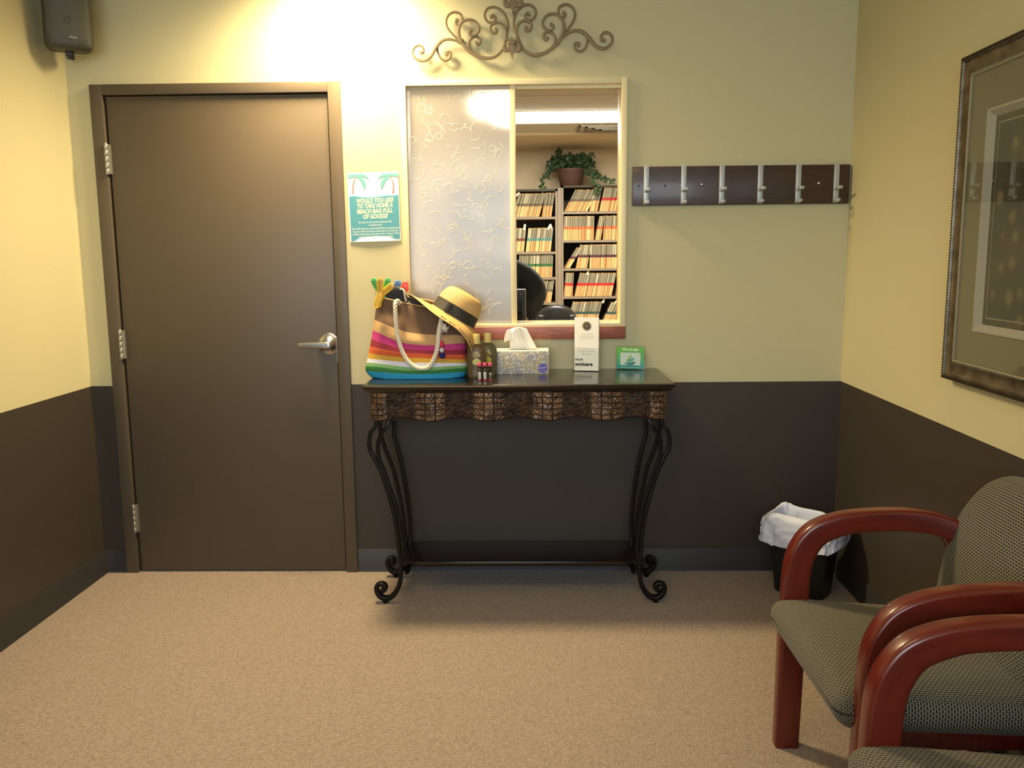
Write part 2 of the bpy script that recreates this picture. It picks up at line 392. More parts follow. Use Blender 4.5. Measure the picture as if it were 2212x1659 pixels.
mb = MB(); mb.add([(1.238, .006, WZ0+.004), (1.662, .006, WZ0+.004), (1.662, .006, WZ1-.004), (1.238, .006, WZ1-.004)], [(0, 1, 2, 3)]); pane = build('frosted_pane', mb, 'frost', win); ORG[pane.name] = Vector((0, 0, 0))
rs = random.Random(3); mb = MB(); mb2 = MB()
for i in range(190):
    x = rs.uniform(1.255, 1.64); z = rs.uniform(1.12, 2.05); a = rs.uniform(0, 2*PI); L = rs.uniform(.022, .085); c = rs.choice((-1, 1))*rs.uniform(8, 34)
    if rs.random() < .16: c = rs.choice((-1, 1))*rs.uniform(40, 62); L = .11
    pts = []; px_, pz_, aa = x, z, a
    for k in range(15):
        pts.append((px_, .0055, pz_)); px_ += math.cos(aa)*L/14; pz_ += math.sin(aa)*L/14; aa += c*L/14*(1+k*.06)
    if min(p[0] for p in pts) < 1.243 or max(p[0] for p in pts) > 1.656 or max(p[2] for p in pts) > 2.06 or min(p[2] for p in pts) < 1.1: continue
    mb.sweep(pts, circ(.0014, 6, .0006), scale=lambda t: .12+.95*math.sin(PI*min(1, t**2.2))**.8, up=(0, 1, 0))
    if rs.random() < .4:
        p = pts[rs.choice((0, 14, 7))]; mb2.sphere((p[0], .0058, p[2]), (.0052*rs.uniform(.4, 1.3), .0006, .0034*rs.uniform(.5, 1.3)), 8, 5)
build('etched_scroll_pattern', mb, 'etch', pane); build('etched_leaf_pattern', mb2, 'etch', pane)
M['clearglass'] = mat('clear_glass', (240, 248, 244), .0, trans=1, ior=1.05)
mb = MB(); mb.box(1.213, 2.140, -.022, 0, 1.028, 1.080, bev=.002); struct('trim_1', mb, 'red_wood')

# ------------------------------------------------------------------ office behind the hatch
M['office'] = mat('office_wall', (226, 210, 178), .8); M['officefloor'] = mat('office_carpet', (110, 98, 84), .95, bump=.5)
OX0, OX1, OY1, OC = -.2, 4.2, 5.04, 2.42
mb = MB(); mb.box(OX0, OX1, OY1, OY1+.1, 0, OC+.2); struct('wall_office_rear', mb, 'office')
mb = MB(); mb.box(OX0-.1, OX0, WT, OY1+.1, 0, OC+.2); struct('wall_office_left', mb, 'office')
mb = MB(); mb.box(OX1, OX1+.1, WT, OY1+.1, 0, OC+.2); struct('wall_office_right', mb, 'office')
mb = MB(); mb.box(XR+.13, OX1+.1, .0, WT, 0, OC+.2); struct('wall_office_front', mb, 'office')
mb = MB(); mb.box(OX0-.1, OX1+.1, .02, OY1+.1, -.05, 0); struct('floor_office', mb, 'officefloor')
# suspended ceiling, hole for troffer
TX0, TX1, TY0, TY1 = 1.35, 2.57, 2.88, 3.30
mb = MB()
for x0, x1, y0, y1 in ((OX0, OX1, WT, TY0), (OX0, OX1, TY1, OY1), (OX0, TX0, TY0, TY1), (TX1, OX1, TY0, TY1)): mb.box(x0, x1, y0, y1, OC, OC+.05)
mb.m = 1
for k in range(8):
    y = TY0-.61*4+.61*k
    if y > WT: mb.box(OX0, OX1, y-.012, y+.012, OC-.003, OC)
for k in range(5):
    x = TX0+1.22*(k-1)
    if OX0 < x < OX1: mb.box(x-.012, x+.012, WT, 4.0, OC-.003, OC)
struct('ceiling_office', mb, ['ceil', 'window_paint'])
mb = MB(); mb.box(OX0, OX1, 4.0, OY1, 2.398, OC-.0001); struct('trim_2', mb, 'office')
t = thing('ceiling_light', 'long white glowing ceiling panel light in the office behind the hatch', 'light', (1.96, 3.09, OC))
M['glow'] = mat('glowing_diffuser', (255, 244, 220), .5, emit=26)
mb = MB()
for x0, x1, y0, y1 in ((TX0, TX1, TY0, TY0+.02), (TX0, TX1, TY1-.02, TY1), (TX0, TX0+.02, TY0, TY1), (TX1-.02, TX1, TY0, TY1)): mb.box(x0, x1, y0, y1, OC-.004, OC+.05)
build('frame', mb, 'white', t); mb = MB(); mb.rbox(((TX0+TX1)/2, (TY0+TY1)/2, OC-.002), (TX1-TX0-.04, TY1-TY0-.04, .056), .02, k=3, n=1); build('diffuser', mb, 'glow', t)
t = thing('ceiling_vent', 'square louvred air vent in the office ceiling behind the light', 'vent', (2.43, 3.75, OC))
mb = MB()
for k in range(4):
    s = .28-.06*k; z = OC-.005-.006*k
    for x0, x1, y0, y1 in ((-s, s, -s*.6, -s*.6+.02), (-s, s, s*.6-.02, s*.6), (-s, -s+.02, -s*.6, s*.6), (s-.02, s, -s*.6, s*.6)): mb.box(2.43+x0, 2.43+x1, 3.75+y0, 3.75+y1, z-.006, z)
build('louvre', mb, 'hinge', t)
mb = MB(); mb.box(2.15, 2.71, 3.58, 3.92, OC-.0045, OC-.0032); build('backing', mb, 'ceil', t)

# waiting-room lamps in the ceiling (out of the picture, above it)
M['bulb'] = mat('warm_bulb', (255, 214, 150), .5, emit=8)
for i, (x, y, w) in enumerate(CANS):
    t = thing('recessed_light', 'round recessed ceiling lamp above the brown door', 'light', (x, y, CEIL), None)
    mb = MB(); mb.lathe([(.062, -.001), (.088, -.001), (.09, -.006), (.085, -.010), (.065, -.008), (.062, -.001)], 32, c=(x, y, CEIL)); build('trim_ring', mb, 'white', t)
    mb = MB(); mb.lathe([(0, -.012), (.05, -.010), (.06, -.003), (.0, -.003)], 24, c=(x, y, CEIL)); build('bulb', mb, 'bulb', t)
    d = bpy.data.lights.new('lamp', 'SPOT'); d.energy = w*8; d.color = (1, .77, .44); d.spot_size = math.radians(168); d.spot_blend = 1.0; d.shadow_soft_size = .15
    o = bpy.data.objects.new('lamp', d); COL.objects.link(o); o.location = (x, y, CEIL-.07)

t = thing('ceiling_panel_light', 'rectangular warm ceiling panel light over the middle of the waiting room', 'light', (1.3, -2.5, CEIL))
mb = MB(); mb.box(.72, 1.88, -2.8, -2.2, CEIL-.012, CEIL); build('frame', mb, 'white', t); mb = MB(); mb.box(.75, 1.85, -2.77, -2.23, CEIL-.016, CEIL-.011); build('diffuser', mb, 'bulb', t)
# ================================================================== speaker in the corner
sp = thing('loudspeaker', 'dark grey wall loudspeaker mounted high in the left corner', 'speaker', (-.052, -.16, 2.182))
M['spk'] = mat('speaker_grey', (62, 62, 52), .5, bump=.25, bs=500, bd=.0005)
mb = MB()
def spf(x, y, z):
    return (x*(1-.10*max(0, y/.06)), y - .016*(1-(x/.09)**2) if y < 0 else y, z)
mb.rbox((0, 0, .155), (.172, .125, .31), .026, k=5, n=4, fn=spf); build('cabinet', mb, 'spk', sp, world=False)
M['spkg'] = mat('speaker_grille', (74, 74, 62), .55, bump=.6, bs=900, bd=.0006)
mb = MB()
def gf(u, v):
    x = (u-.5)*.148; z = .03+v*.255; return (x, -.0648-.016*(1-(x/.09)**2)+.0035*(abs(2*u-1)**8+abs(2*v-1)**14), z)
mb.grid(gf, 16, 16); g = build('grille', mb, 'spkg', sp, world=False); ORG[g.name] = Vector((0, 0, 0))
for zz, rr in ((.105, .012), (.20, .016)):
    mb = MB(); mb.lathe([(rr, .004), (rr*.93, .006), (rr*.86, .004)], 28, c=(0, -.0765, zz), axis='Y'); build('driver_ring', mb, 'spk', g, world=False)
text('lettering', 'POLK', .011, facing(.015, -.0815, .043), 'hinge', g, world=False, ext=.0004)
mb = MB(); mb.rbox((.0, .0, -.008), (.03, .03, .02), .004); mb.tube([(0, 0, -.012), (.006, -.004, -.02), (.012, .0, -.024)], .008); mb.box(-.012, .012, .0, .1, -.016, -.008); build('mount_bracket', mb, 'black', sp, world=False)
sp.rotation_euler = (math.radians(4), 0, math.radians(28))

# ================================================================== wrought-iron scroll over the hatch
def DW(X, Y, y=-.022):
    px_, py_ = 870+X/4.608, Y/4.608
    return (0.0018618*px_-2.39e-05*py_-0.3844549, y, -2.45e-05*px_-0.0017698*py_+2.4151968)
M['iron'] = mat('bronze_iron', (118, 104, 78), .5, .45, bump=.3, bs=90)
deco = thing('wall_scroll_ornament', 'bronze wrought iron scroll ornament hung above the reception hatch', 'wall decor', (1.674, 0, 2.2))
S = [[(1165, 420), (1120, 300), (1105, 230), (1115, 160), (1145, 100), (1190, 60), (1240, 45), (1290, 60), (1322, 110), (1315, 160), (1285, 192), (1250, 198), (1225, 180), (1220, 150), (1240, 128), (1258, 140)],
     [(1165, 430), (1135, 340), (1135, 280), (1160, 230), (1205, 205), (1250, 212), (1280, 240), (1275, 285), (1245, 308), (1222, 295), (1228, 272)],
     [(1165, 430), (1200, 490), (1260, 535), (1320, 550), (1400, 535), (1480, 490), (1550, 420), (1595, 330), (1600, 250), (1580, 190), (1540, 150), (1480, 140), (1430, 160), (1395, 210), (1400, 265), (1440, 300), (1480, 300), (1498, 270), (1478, 245)],
     [(1350, 540), (1440, 510), (1500, 450), (1520, 400), (1510, 350), (1470, 318), (1430, 315), (1400, 350), (1410, 385), (1430, 395), (1440, 375)],
     [(1600, 340), (1650, 280), (1700, 200), (1710, 130), (1680, 70), (1620, 45), (1560, 70), (1545, 120), (1560, 165), (1595, 175), (1615, 150), (1600, 128)],
     [(1590, 370), (1650, 325), (1720, 305), (1790, 320), (1850, 375), (1900, 440), (1960, 480), (2020, 480), (2070, 440), (2085, 390), (2060, 340), (2010, 325), (1975, 355), (1978, 395), (2003, 403)],
     [(1790, 325), (1830, 360), (1835, 420), (1815, 480), (1770, 510), (1725, 490), (1710, 450), (1725, 425), (1755, 430), (1752, 445)]]
def mir(p):
    nx, ny = .9976, -.0692; d = (p[0]-1092.5)*nx + (p[1]-465)*ny
    return (p[0]-2*d*nx, p[1]-2*d*ny)
for side in (0, 1):
    for i, s in enumerate(S):
        q = [mir(p) if side else p for p in s]; yy = -.020-.003*(i % 3)
        mb = MB(); P = cr([DW(a, b, yy) for a, b in q], 7)
        wide = 1.5 if i in (2, 5) else 1.0
        mb.sweep(P, rrect(.0088, .009, .002, 2), up=(0, 1, 0), scale=lambda t, w=wide: (1+(w-1)*math.sin(PI*min(1, t*1.6))**2, 1) if t < .92 else (1.3, 1.1))
        mb.lathe([(0, -.006), (.0065, -.006), (.0065, .006), (0, .006)], 12, c=P[-1], axis='Y')
        build('scroll', mb, 'iron', deco)
def fleur(cx, cz, s, flip):
    mb = MB(); f = -1 if flip else 1
    def T(u, v, w): return (cx+u*s, -.034+w, cz+v*s*f)
    def petal(pts, t=.012):
        P = cr([(a, b, 0) for a, b in pts+[pts[0]]], 5)[:-1]; mb.prism([(p.x, p.y) for p in P], T, t)
    petal([(0, 1.05), (.10, .55), (.26, .25), (.16, -.1), (.1, -.35), (0, -.45), (-.1, -.35), (-.16, -.1), (-.26, .25), (-.10, .55)], .016)
    for k in (-1, 1):
        mb.sweep(cr([T(k*.10, -.4, .006), T(k*.22, -.05, .006), T(k*.42, .18, .006), T(k*.66, .1, .006), T(k*.68, -.2, .006), T(k*.5, -.3, .006)], 6), rrect(.011, .010, .002, 2), up=(0, 1, 0), scale=lambda t: (.7+.9*math.sin(PI*t), 1))
        mb.sweep(cr([T(k*.08, -.45, .006), T(k*.25, -.62, .006), T(k*.5, -.72, .006), T(k*.66, -.55, .006)], 6), rrect(.010, .010, .002, 2), up=(0, 1, 0))
    petal([(0, -.3), (.12, -.6), (.06, -.85), (0, -1.0), (-.06, -.85), (-.12, -.6)], .014)
    mb.rbox(T(0, -.42, .006), (.034, .014, .012), .004)
    return mb
c0 = DW(1090, 480); build('fleur_ornament', fleur(c0[0], c0[2], .044, True), 'iron', deco)
c0 = DW(1100, 35); build('fleur_ornament', fleur(c0[0], c0[2], .046, True), 'iron', deco)
for X, Y in ((1092, 430), (1100, 110), (1592, 350), (600, 400)):
    mb = MB(); p = DW(X, Y); mb.lathe([(0, 0), (.005, 0), (.005, .026), (0, .026)], 8, c=(p[0], -.001, p[2]), axis='Y')
    build('wall_stud', mb, 'iron', deco)

# ================================================================== coat rack
cr_ = thing('coat_rack', 'dark wood wall coat rack with six flip down metal hooks', 'coat rack', (2.604, 0, 1.577))
M['rackwood'] = mat('rack_wood', (66, 48, 38), .38, c2=(50, 36, 28), vs=16, stretch=(1, 1, 12), coat=.15)
ROLL = .0055
mb = MB(); mb.box(-.441, .444, -.021, -.001, 0, .1565, bev=.002); b = build('board', mb, 'rackwood', cr_, world=False); cr_.rotation_euler = (0, 0, 0)
for xh in (-.385, -.2325, -.077, .0795, .234, .388):
    mb = MB(); x = xh
    mb.box(x-.0105, x+.0105, -.0285, -.0205, .004, .158, bev=.0015); mb.box(x-.0105, x+.0105, -.0285, -.001, .1555, .1585)
    mb.box(x-.0095, x+.0095, -.034, -.028, .052, .06, bev=.001)
    h = build('hook', mb, 'rackmetal' if 'rackmetal' in M else M.setdefault('rackmetal', mat('satin_nickel', (176, 180, 176), .38, .35)), cr_, world=False); ORG[h.name] = Vector((0, 0, 0))
    mb = MB()
    mb.sweep(cr([(x, -.03, .055), (x, -.045, .056), (x, -.066, .062), (x, -.074, .068)], 5), rrect(.019, .006, .002, 2), up=(1, 0, 0)) if False else mb.sweep(cr([(x, -.03, .055), (x, -.045, .056), (x, -.066, .060), (x, -.074, .066)], 5), rrect(.006, .019, .002, 2), up=(1, 0, 0))
    mb.rbox((x, -.074, .063), (.02, .006, .012), .002, k=2)
    build('upper_peg', mb, 'rackmetal', h, world=False)
    mb = MB(); mb.sweep([(x, -.028, .009), (x, -.048, .010), (x, -.054, .015)], rrect(.006, .019, .002, 2), up=(1, 0, 0)); mb.rbox((x, -.054, .014), (.02, .006, .012), .002, k=2)
    build('lower_peg', mb, 'rackmetal', h, world=False)
for xs in (-.158, .318):
    mb = MB(); mb.lathe([(0, .006), (.005, .004), (.0065, .001), (.0065, 0), (0, 0)], 14, c=(xs, -.021, .083), axis='Y'); build('screw', mb, 'steel', cr_, world=False)
for xs in (-.415, -.308):
    mb = MB(); mb.lathe([(0, .0006), (.0045, .0006), (.0045, -.001), (0, -.001)], 14, c=(xs, -.021, .079), axis='Y')
    build('screw_hole', mb, 'black', cr_, world=False)

# ================================================================== poster
po = thing('poster', 'teal paper flyer with two palm trees taped between door and hatch', 'poster', (1.0935, 0, 1.585))
RZ = .0045
def PT(u, v, w=0): # u, v measured in the sheet, 0..1, v down
    x0, z0 = .9849, 1.7233; return (x0+u*.2125+v*.0035, -.0035-w+.0015*u*0, z0-v*.2825+u*.0045)
M['teal'] = mat('poster_teal', (80, 150, 168), .7); M['mint'] = mat('poster_mint', (152, 210, 222), .7); M['palm'] = mat('poster_palm_green', (106, 168, 174), .7); M['trunk'] = mat('poster_trunk_red', (190, 112, 112), .7); M['pcream'] = mat('poster_cream_ink', (250, 240, 190), .7)
mb = MB(); mb.prism([(0, 0), (1, 0), (1, 1), (0, 1)], lambda a, b, w: PT(a, b, w), .0004)
def bow(u, v): p = PT(u, v); return (p[0], p[1]-.004*max(0, v-.9)/.1*math.sin(PI*u), p[2])
mb = MB(); mb.grid(bow, 12, 40); mb.grid(lambda u, v: (bow(u, v)[0], bow(u, v)[1]+.0006, bow(u, v)[2]), 12, 40, flip=True); build('sheet', mb, 'paper', po)
def PZ(X, Y): return ((X-150-.052*(Y-100))/935.0, (Y-98)/1242.0)
def pp(pts, m, w, name, smooth=False):
    q = [PZ(*p) for p in pts]
    if smooth: q = [(v.x, v.y) for v in cr([(a, b, 0) for a, b in q+[q[0]]], 4)[:-1]]
    mb = MB(); mb.prism(q, lambda a, b, ww: PT(a, b, w+ww), .0001); build(name, mb, m, po)
pp([(190, 490), (260, 478), (340, 500), (430, 520), (520, 525), (640, 522), (720, 500), (850, 492), (980, 505), (1090, 488), (1092, 560), (190, 560)], 'mint', .0008, 'wave_band')
pp([(190, 530), (250, 515), (320, 522), (400, 540), (520, 548), (650, 552), (760, 540), (880, 528), (1000, 532), (1093, 515), (1133, 1308), (235, 1325)], 'teal', .0010, 'teal_panel')
for k in (0, 1):
    f = (lambda p: p) if k == 0 else (lambda p: (1262-p[0], p[1]+8))
    pp([f(p) for p in ((318, 190), (290, 250), (272, 330), (268, 400), (280, 478), (250, 478), (246, 400), (250, 320), (272, 250), (305, 195))], 'trunk', .0008, 'palm_trunk')
    pp([f(p) for p in ((168, 130), (300, 125), (420, 122), (480, 135), (530, 175), (548, 235), (500, 195), (450, 180), (390, 165), (440, 200), (490, 270), (500, 340), (475, 408), (440, 330), (400, 250), (350, 190), (290, 172), (240, 180), (178, 192), (170, 165))], 'palm', .0010, 'palm_fronds')
def ptxt(s, X, Y, h, m, shear=0, thick=0, w=None):
    u, v = PZ(X, Y); p = PT(u, v, .00125); mt = facing(p[0], p[1], p[2], roll=.021)
    o = text('lettering', s, h, mt, m, po, shear=shear, thick=thick)
    if w:
        xs = [vv.co.x for vv in o.data.vertices]; ww = max(xs)-min(xs); c = (max(xs)+min(xs))/2; k = w/ww
        for vv in o.data.vertices: vv.co.x = c+(vv.co.x-c)*k
    return o
for s, X, Y, W in (('WOULD YOU LIKE', 655, 605, 680), ('TO TAKE HOME A', 658, 697, 650), ('BEACH BAG FULL', 660, 795, 655), ('OF GOODS?', 668, 890, 455)):
    ptxt(s, X, Y, .0245, 'pcream', shear=.2, thick=.0009, w=W/935*.2125)
for s, X, Y, W in (('Do you love our service and state of the', 672, 990, 612), ('art dental care?', 676, 1042, 245), ('We LOVE having you, and would LOVE more patients just', 680, 1104, 868), ('like you!  Refer your family and friends to us during the', 682, 1154, 832), ('months of April-June to be entered for a chance to take', 685, 1203, 852), ('home a beach bag full of summer goods!', 687, 1252, 630)):
    ptxt(s, X, Y, .0105, 'paper', w=W/935*.2125)

# ================================================================== framed picture on the right wall
pf = thing('framed_picture', 'large framed floral picture with beaded antique frame on right wall', 'picture', (3.035, -1.4, .995))
fx = lambda y: 3.056+.0205*y      # wall face at depth y
M['frame'] = mat('antique_bronze_frame', (104, 94, 74), .35, .5, c2=(74, 64, 48), vs=25)
M['frame_dk'] = mat('dark_frame_edge', (52, 42, 32), .4, .4); M['frame_lt'] = mat('champagne_fillet', (150, 146, 124), .35, .4)
M['mat_board'] = mat('sage_mat_board', (118, 116, 90), .8)
FY0, FY1, FZ0, FZ1 = -.99, -1.80, .995, 1.937
def frame(mbx, y0, y1, z0, z1, prof):
    """prof: list of (inset, height off the wall) swept mitred round the rectangle"""
    n = len(prof); P = []
    for (yy, zz, sy, sz) in ((y0, z0, -1, 1), (y1, z0, 1, 1), (y1, z1, 1, -1), (y0, z1, -1, -1)):
        for a, h in prof: y = yy+sy*a; P.append((fx(y)-h, y, zz+sz*a))
    F = []
    for c in range(4):
        d = (c+1) % 4
        for j in range(n-1): F.append((c*n+j, d*n+j, d*n+j+1, c*n+j+1))
    mbx.add(P, F)
mb = MB(); frame(mb, FY0, FY1, FZ0, FZ1, [(0, .001), (0, .022), (.004, .030), (.012, .034), (.014, .028), (.020, .024), (.034, .020), (.046, .022), (.054, .026), (.058, .022), (.058, .008)]); fr = build('frame', mb, 'frame', pf)
ORG[fr.name] = ORG[pf.name]
mb = MB()
nb = 110
for k in range(nb):
    z = FZ0+.006+(FZ1-FZ0-.012)*k/(nb-1); mb.sphere((fx(FY0)-.031, FY0-.004, z), .0042, 6, 4)
for k in range(90):
    y = FY0-.006-(FY0-FY1-.012)*k/89
    mb.sphere((fx(y)-.031, y, FZ0+.004), .0042, 6, 4)
    mb.sphere((fx(y)-.031, y, FZ1-.004), .0042, 6, 4)
bd = build('beading', mb, 'frame_dk', pf); bd['label'] = 'dark beaded outer edge of frame'
mb = MB(); frame(mb, FY0-.054, FY1+.054, FZ0+.054, FZ1-.054, [(0, .0265), (.004, .029), (.008, .026), (.009, .008)]); build('inner_fillet', mb, 'frame_lt', pf)
mb = MB(); mb.m = 0
def board(mb, y0, y1, z0, z1, h): mb.add([(fx(y0)-h, y0, z0), (fx(y1)-h, y1, z0), (fx(y1)-h, y1, z1), (fx(y0)-h, y0, z1)], [(0, 1, 2, 3)])
IY0, IY1, IZ0, IZ1 = -1.150, -1.64, 1.155, 1.764
for a in ((FY0-.055, IY0, FZ0+.055, FZ1-.055), (IY1, FY1+.055, FZ0+.055, FZ1-.055), (IY0, IY1, FZ0+.055, IZ0), (IY0, IY1, IZ1, FZ1-.055)): board(mb, *a, .020)
build('mat_board', mb, 'mat_board', pf)
M['bevel'] = mat('pale_bevel', (176, 174, 164), .6)
mb = MB(); frame(mb, IY0+.004, IY1-.004, IZ0-.004, IZ1+.004, [(0, .020), (0, .0235), (.006, .024), (.022, .006)]); build('bevel_edge', mb, 'bevel', pf)
def art_mat():
    m = mat('floral_print', (70, 64, 48), .5); nt = m.node_tree; b = nt.nodes['Principled BSDF']; L = nt.links.new
    tc = nd(nt, 'ShaderNodeTexCoord'); v = nd(nt, 'ShaderNodeTexVoronoi', Scale=15.0); n = nd(nt, 'ShaderNodeTexNoise', Scale=9.0, Detail=6)
    L(tc.outputs['Object'], n.inputs[0]); L(tc.outputs['Object'], v.inputs['Vector'])
    r = nd(nt, 'ShaderNodeValToRGB'); r.color_ramp.elements[0].position = .18; r.color_ramp.elements[0].color = lin((118, 108, 82))+(1,); r.color_ramp.elements[1].position = .45; r.color_ramp.elements[1].color = lin((58, 54, 42))+(1,)
    e = r.color_ramp.elements.new(.3); e.color = lin((78, 70, 54))+(1,)
    mx = nd(nt, 'ShaderNodeMix', _data_type='RGBA', _blend_type='MULTIPLY'); mx.inputs[0].default_value = .8
    r2 = nd(nt, 'ShaderNodeValToRGB'); r2.color_ramp.elements[0].position = .35; r2.color_ramp.elements[1].position = .6; r2.color_ramp.elements[0].color = (.35, .3, .28, 1)
    L(v.outputs['Distance'], r.inputs[0]); L(n.outputs[0], r2.inputs[0]); L(r.outputs[0], mx.inputs[6]); L(r2.outputs[0], mx.inputs[7]); L(mx.outputs[2], b.inputs['Base Color'])
    return m
M['art'] = art_mat()
mb = MB(); board(mb, IY0-.01, IY1+.01, IZ0+.01, IZ1-.01, .007); build('print', mb, 'art', pf)
mb = MB(); frame(mb, IY0-.035, IY1+.035, IZ0+.035, IZ1-.035, [(0, .0075), (.004, .0078)]); build('print_border', mb, 'frame_lt', pf)
mb = MB()
h = .0255; y0, y1, z0, z1 = FY0-.05, FY1+.05, FZ0+.05, FZ1-.05
P = [(fx(y)-hh, y, z) for hh in (h, h+.001) for y, z in ((y0, z0), (y1, z0), (y1, z1), (y0, z1))]
mb.add(P, [(0, 1, 2, 3), (4, 7, 6, 5), (0, 4, 5, 1), (1, 5, 6, 2), (2, 6, 7, 3), (3, 7, 4, 0)])
gp = build('glazing', mb, 'pglass', pf)
# ================================================================== console table
TZ = .90; TXC = 1.690
tb = thing('console_table', 'dark console table with carved crocodile pattern apron and scrolled black iron legs', 'table', (1.691, -.23, 0))
mb = MB()
def toprect(x0, x1, y0, y1, prof):
    """prof: (outset, z) closed from the top inner edge to the bottom"""
    n = len(prof); P = []
    for (cx, cy, sx, sy) in ((x0, y0, -1, -1), (x1, y0, 1, -1), (x1, y1, 1, 1), (x0, y1, -1, 1)):
        for a, z in prof: P.append((cx+sx*a, cy+(sy*a if sy < 0 else 0), z))
    F = [(c*n+j, ((c+1) % 4)*n+j, ((c+1) % 4)*n+j+1, c*n+j+1) for c in range(4) for j in range(n-1)]
    F.append(tuple(c*n for c in range(4))); F.append(tuple(c*n+n-1 for c in range(4))); mb.add(P, F)
toprect(1.105, 2.277, -.452, -.004, [(-.012, TZ), (-.002, TZ-.001), (.002, TZ-.003), (.004, TZ-.007), (.003, TZ-.011), (-.002, TZ-.013), (-.004, TZ-.017), (-.009, TZ-.021), (-.012, TZ-.026), (-.016, TZ-.030), (-.03, TZ-.030)])
build('tabletop', mb, 'espresso', tb, sharp=25)
# apron: convex crocodile panels between concave bark panels
def croc_mat():
    m = mat('carved_bronze_leather', (96, 66, 44), .3, .35, coat=.2); nt = m.node_tree; b = nt.nodes['Principled BSDF']; L = nt.links.new
    tc = nd(nt, 'ShaderNodeTexCoord'); n = nd(nt, 'ShaderNodeTexNoise', Scale=26.0, Detail=2); L(tc.outputs['Object'], n.inputs[0])
    r = nd(nt, 'ShaderNodeValToRGB'); r.color_ramp.elements[0].position = .35; r.color_ramp.elements[1].position = .65
    r.color_ramp.elements[0].color = lin((72, 52, 40))+(1,); r.color_ramp.elements[1].color = lin((124, 94, 66))+(1,); L(n.outputs[0], r.inputs[0])
    uv = nd(nt, 'ShaderNodeUVMap'); sx = nd(nt, 'ShaderNodeSeparateXYZ'); L(uv.outputs[0], sx.inputs[0])
    mx = nd(nt, 'ShaderNodeMix', _data_type='RGBA'); L(sx.outputs[0], mx.inputs[0]); mx.inputs[6].default_value = lin((20, 14, 11))+(1,); L(r.outputs[0], mx.inputs[7]); L(mx.outputs[2], b.inputs['Base Color']); return m
M['croc'] = croc_mat()
AX0, AX1 = -.562, .558; NP = 5; PER = .2225
rr = random.Random(11); NZ = [[rr.uniform(-1, 1) for _ in range(64)] for _ in range(64)]
def vnoise(x, y):
    xi, yi = math.floor(x), math.floor(y); fx_, fy_ = x-xi, y-yi; fx_ = fx_*fx_*(3-2*fx_); fy_ = fy_*fy_*(3-2*fy_)
    g = lambda a, b: NZ[int(a) % 64][int(b) % 64]
    return (g(xi, yi)*(1-fx_)+g(xi+1, yi)*fx_)*(1-fy_) + (g(xi, yi+1)*(1-fx_)+g(xi+1, yi+1)*fx_)*fy_
HW = .0585
def apron_d(s, t):
    """s: metres along the apron from its centre, t: 0..1 up. returns relief depth, groove value"""
    ph = (s+.5*PER*5)/PER; cell = ph-math.floor(ph); d = min(cell, 1-cell)*PER   # distance from nearest convex centre
    if d < HW:
        q = (cell if cell < .5 else cell-1)*PER; cu = (q+HW)/(2*HW)*3; cv = t*5
        a = min(cu-math.floor(cu), 1-(cu-math.floor(cu)))*2*HW/3; b = min(cv-math.floor(cv), 1-(cv-math.floor(cv)))*.108/5
        e = min(a, b); g = min(1, e/.0030); k = int(math.floor(cu))*7+int(math.floor(cv))*3+int(math.floor(ph+.5))*5
        ang = k*1.3; w = vnoise(s*260*math.cos(ang)+t*30*math.sin(ang)+k, t*20*math.cos(ang)-s*90*math.sin(ang)+k*2)
        return .0048*math.sqrt(g) + .0022*w*g, .05+.95*g*g
    q = (cell-.5)*PER; c = q/.0068 + .35*vnoise(s*40, t*9); f = c-math.floor(c); g = math.sin(PI*f)
    w = vnoise(math.floor(c)*3.7, t*17+math.floor(c)*1.9)
    return .0052*g*(1+.5*w), .08+.85*g*max(0, .65+.4*w)
def apron_xy(s):
    """plan curve with rounded ends, s in metres from the centre"""
    dep = .010*math.cos(2*PI*(s+.5*PER*5)/PER)
    return s, -.4265-dep
PL = []
R_ = .03
def plan(u):
    L = AX1-AX0-2*R_; arc = R_*PI/2; side = .33; tot = L+2*arc+2*side; s = u*tot
    if s < side: return (AX0, -.395+side-s+0, -1, 0, s)
    s -= side
    if s < arc: a = s/arc*PI/2; x = AX0+R_-R_*math.cos(a); y = -.395-R_*math.sin(a); dep = .010; return (x, y-dep*math.sin(a)*0, -math.cos(a), -math.sin(a), s+side)
    s -= arc
    if s < L: x = AX0+R_+s; _, y = apron_xy(x); e = min(1, min(s, L-s)/.03); y = -.425+(y+.425)*e; return (x, y, 0, -1, s)
    s -= L
    if s < arc: a = s/arc*PI/2; return (AX1-R_+R_*math.sin(a), -.395-R_*math.cos(a), math.sin(a), -math.cos(a), s)
    s -= arc; return (AX1, -.395+s, 1, 0, s)
mb = MB(); G = {}
def apf(u, v):
    x, y, nx, ny, _ = plan(u); sx = x if abs(ny) > .5 else (x + (y+.395)*1)
    top = .870; bot = .762 - .006*math.cos(2*PI*(x+.5*PER*5)/PER)*(1 if abs(ny) > .9 else 1); d, g = apron_d(sx, v); 
    edge = min(1, v/.05, (1-v)/.03); G[(round(u, 6), round(v, 6))] = g*edge
    d = d*edge - .006*(1-min(1, v/.05))
    return (1.691+x+nx*d, y+ny*d, bot+(top-bot)*v)
NU, NV = 1500, 84
mb.grid(apf, NU, NV, uvf=lambda u, v: (G[(round(u, 6), round(v, 6))], v))
build('apron', mb, 'croc', tb, sharp=180, merge=False)
mb = MB()
mb.box(1.691+AX0+.004, 1.691+AX1-.004, -.414, -.03, .760, .866)
build('apron_core', mb, 'espresso', tb)
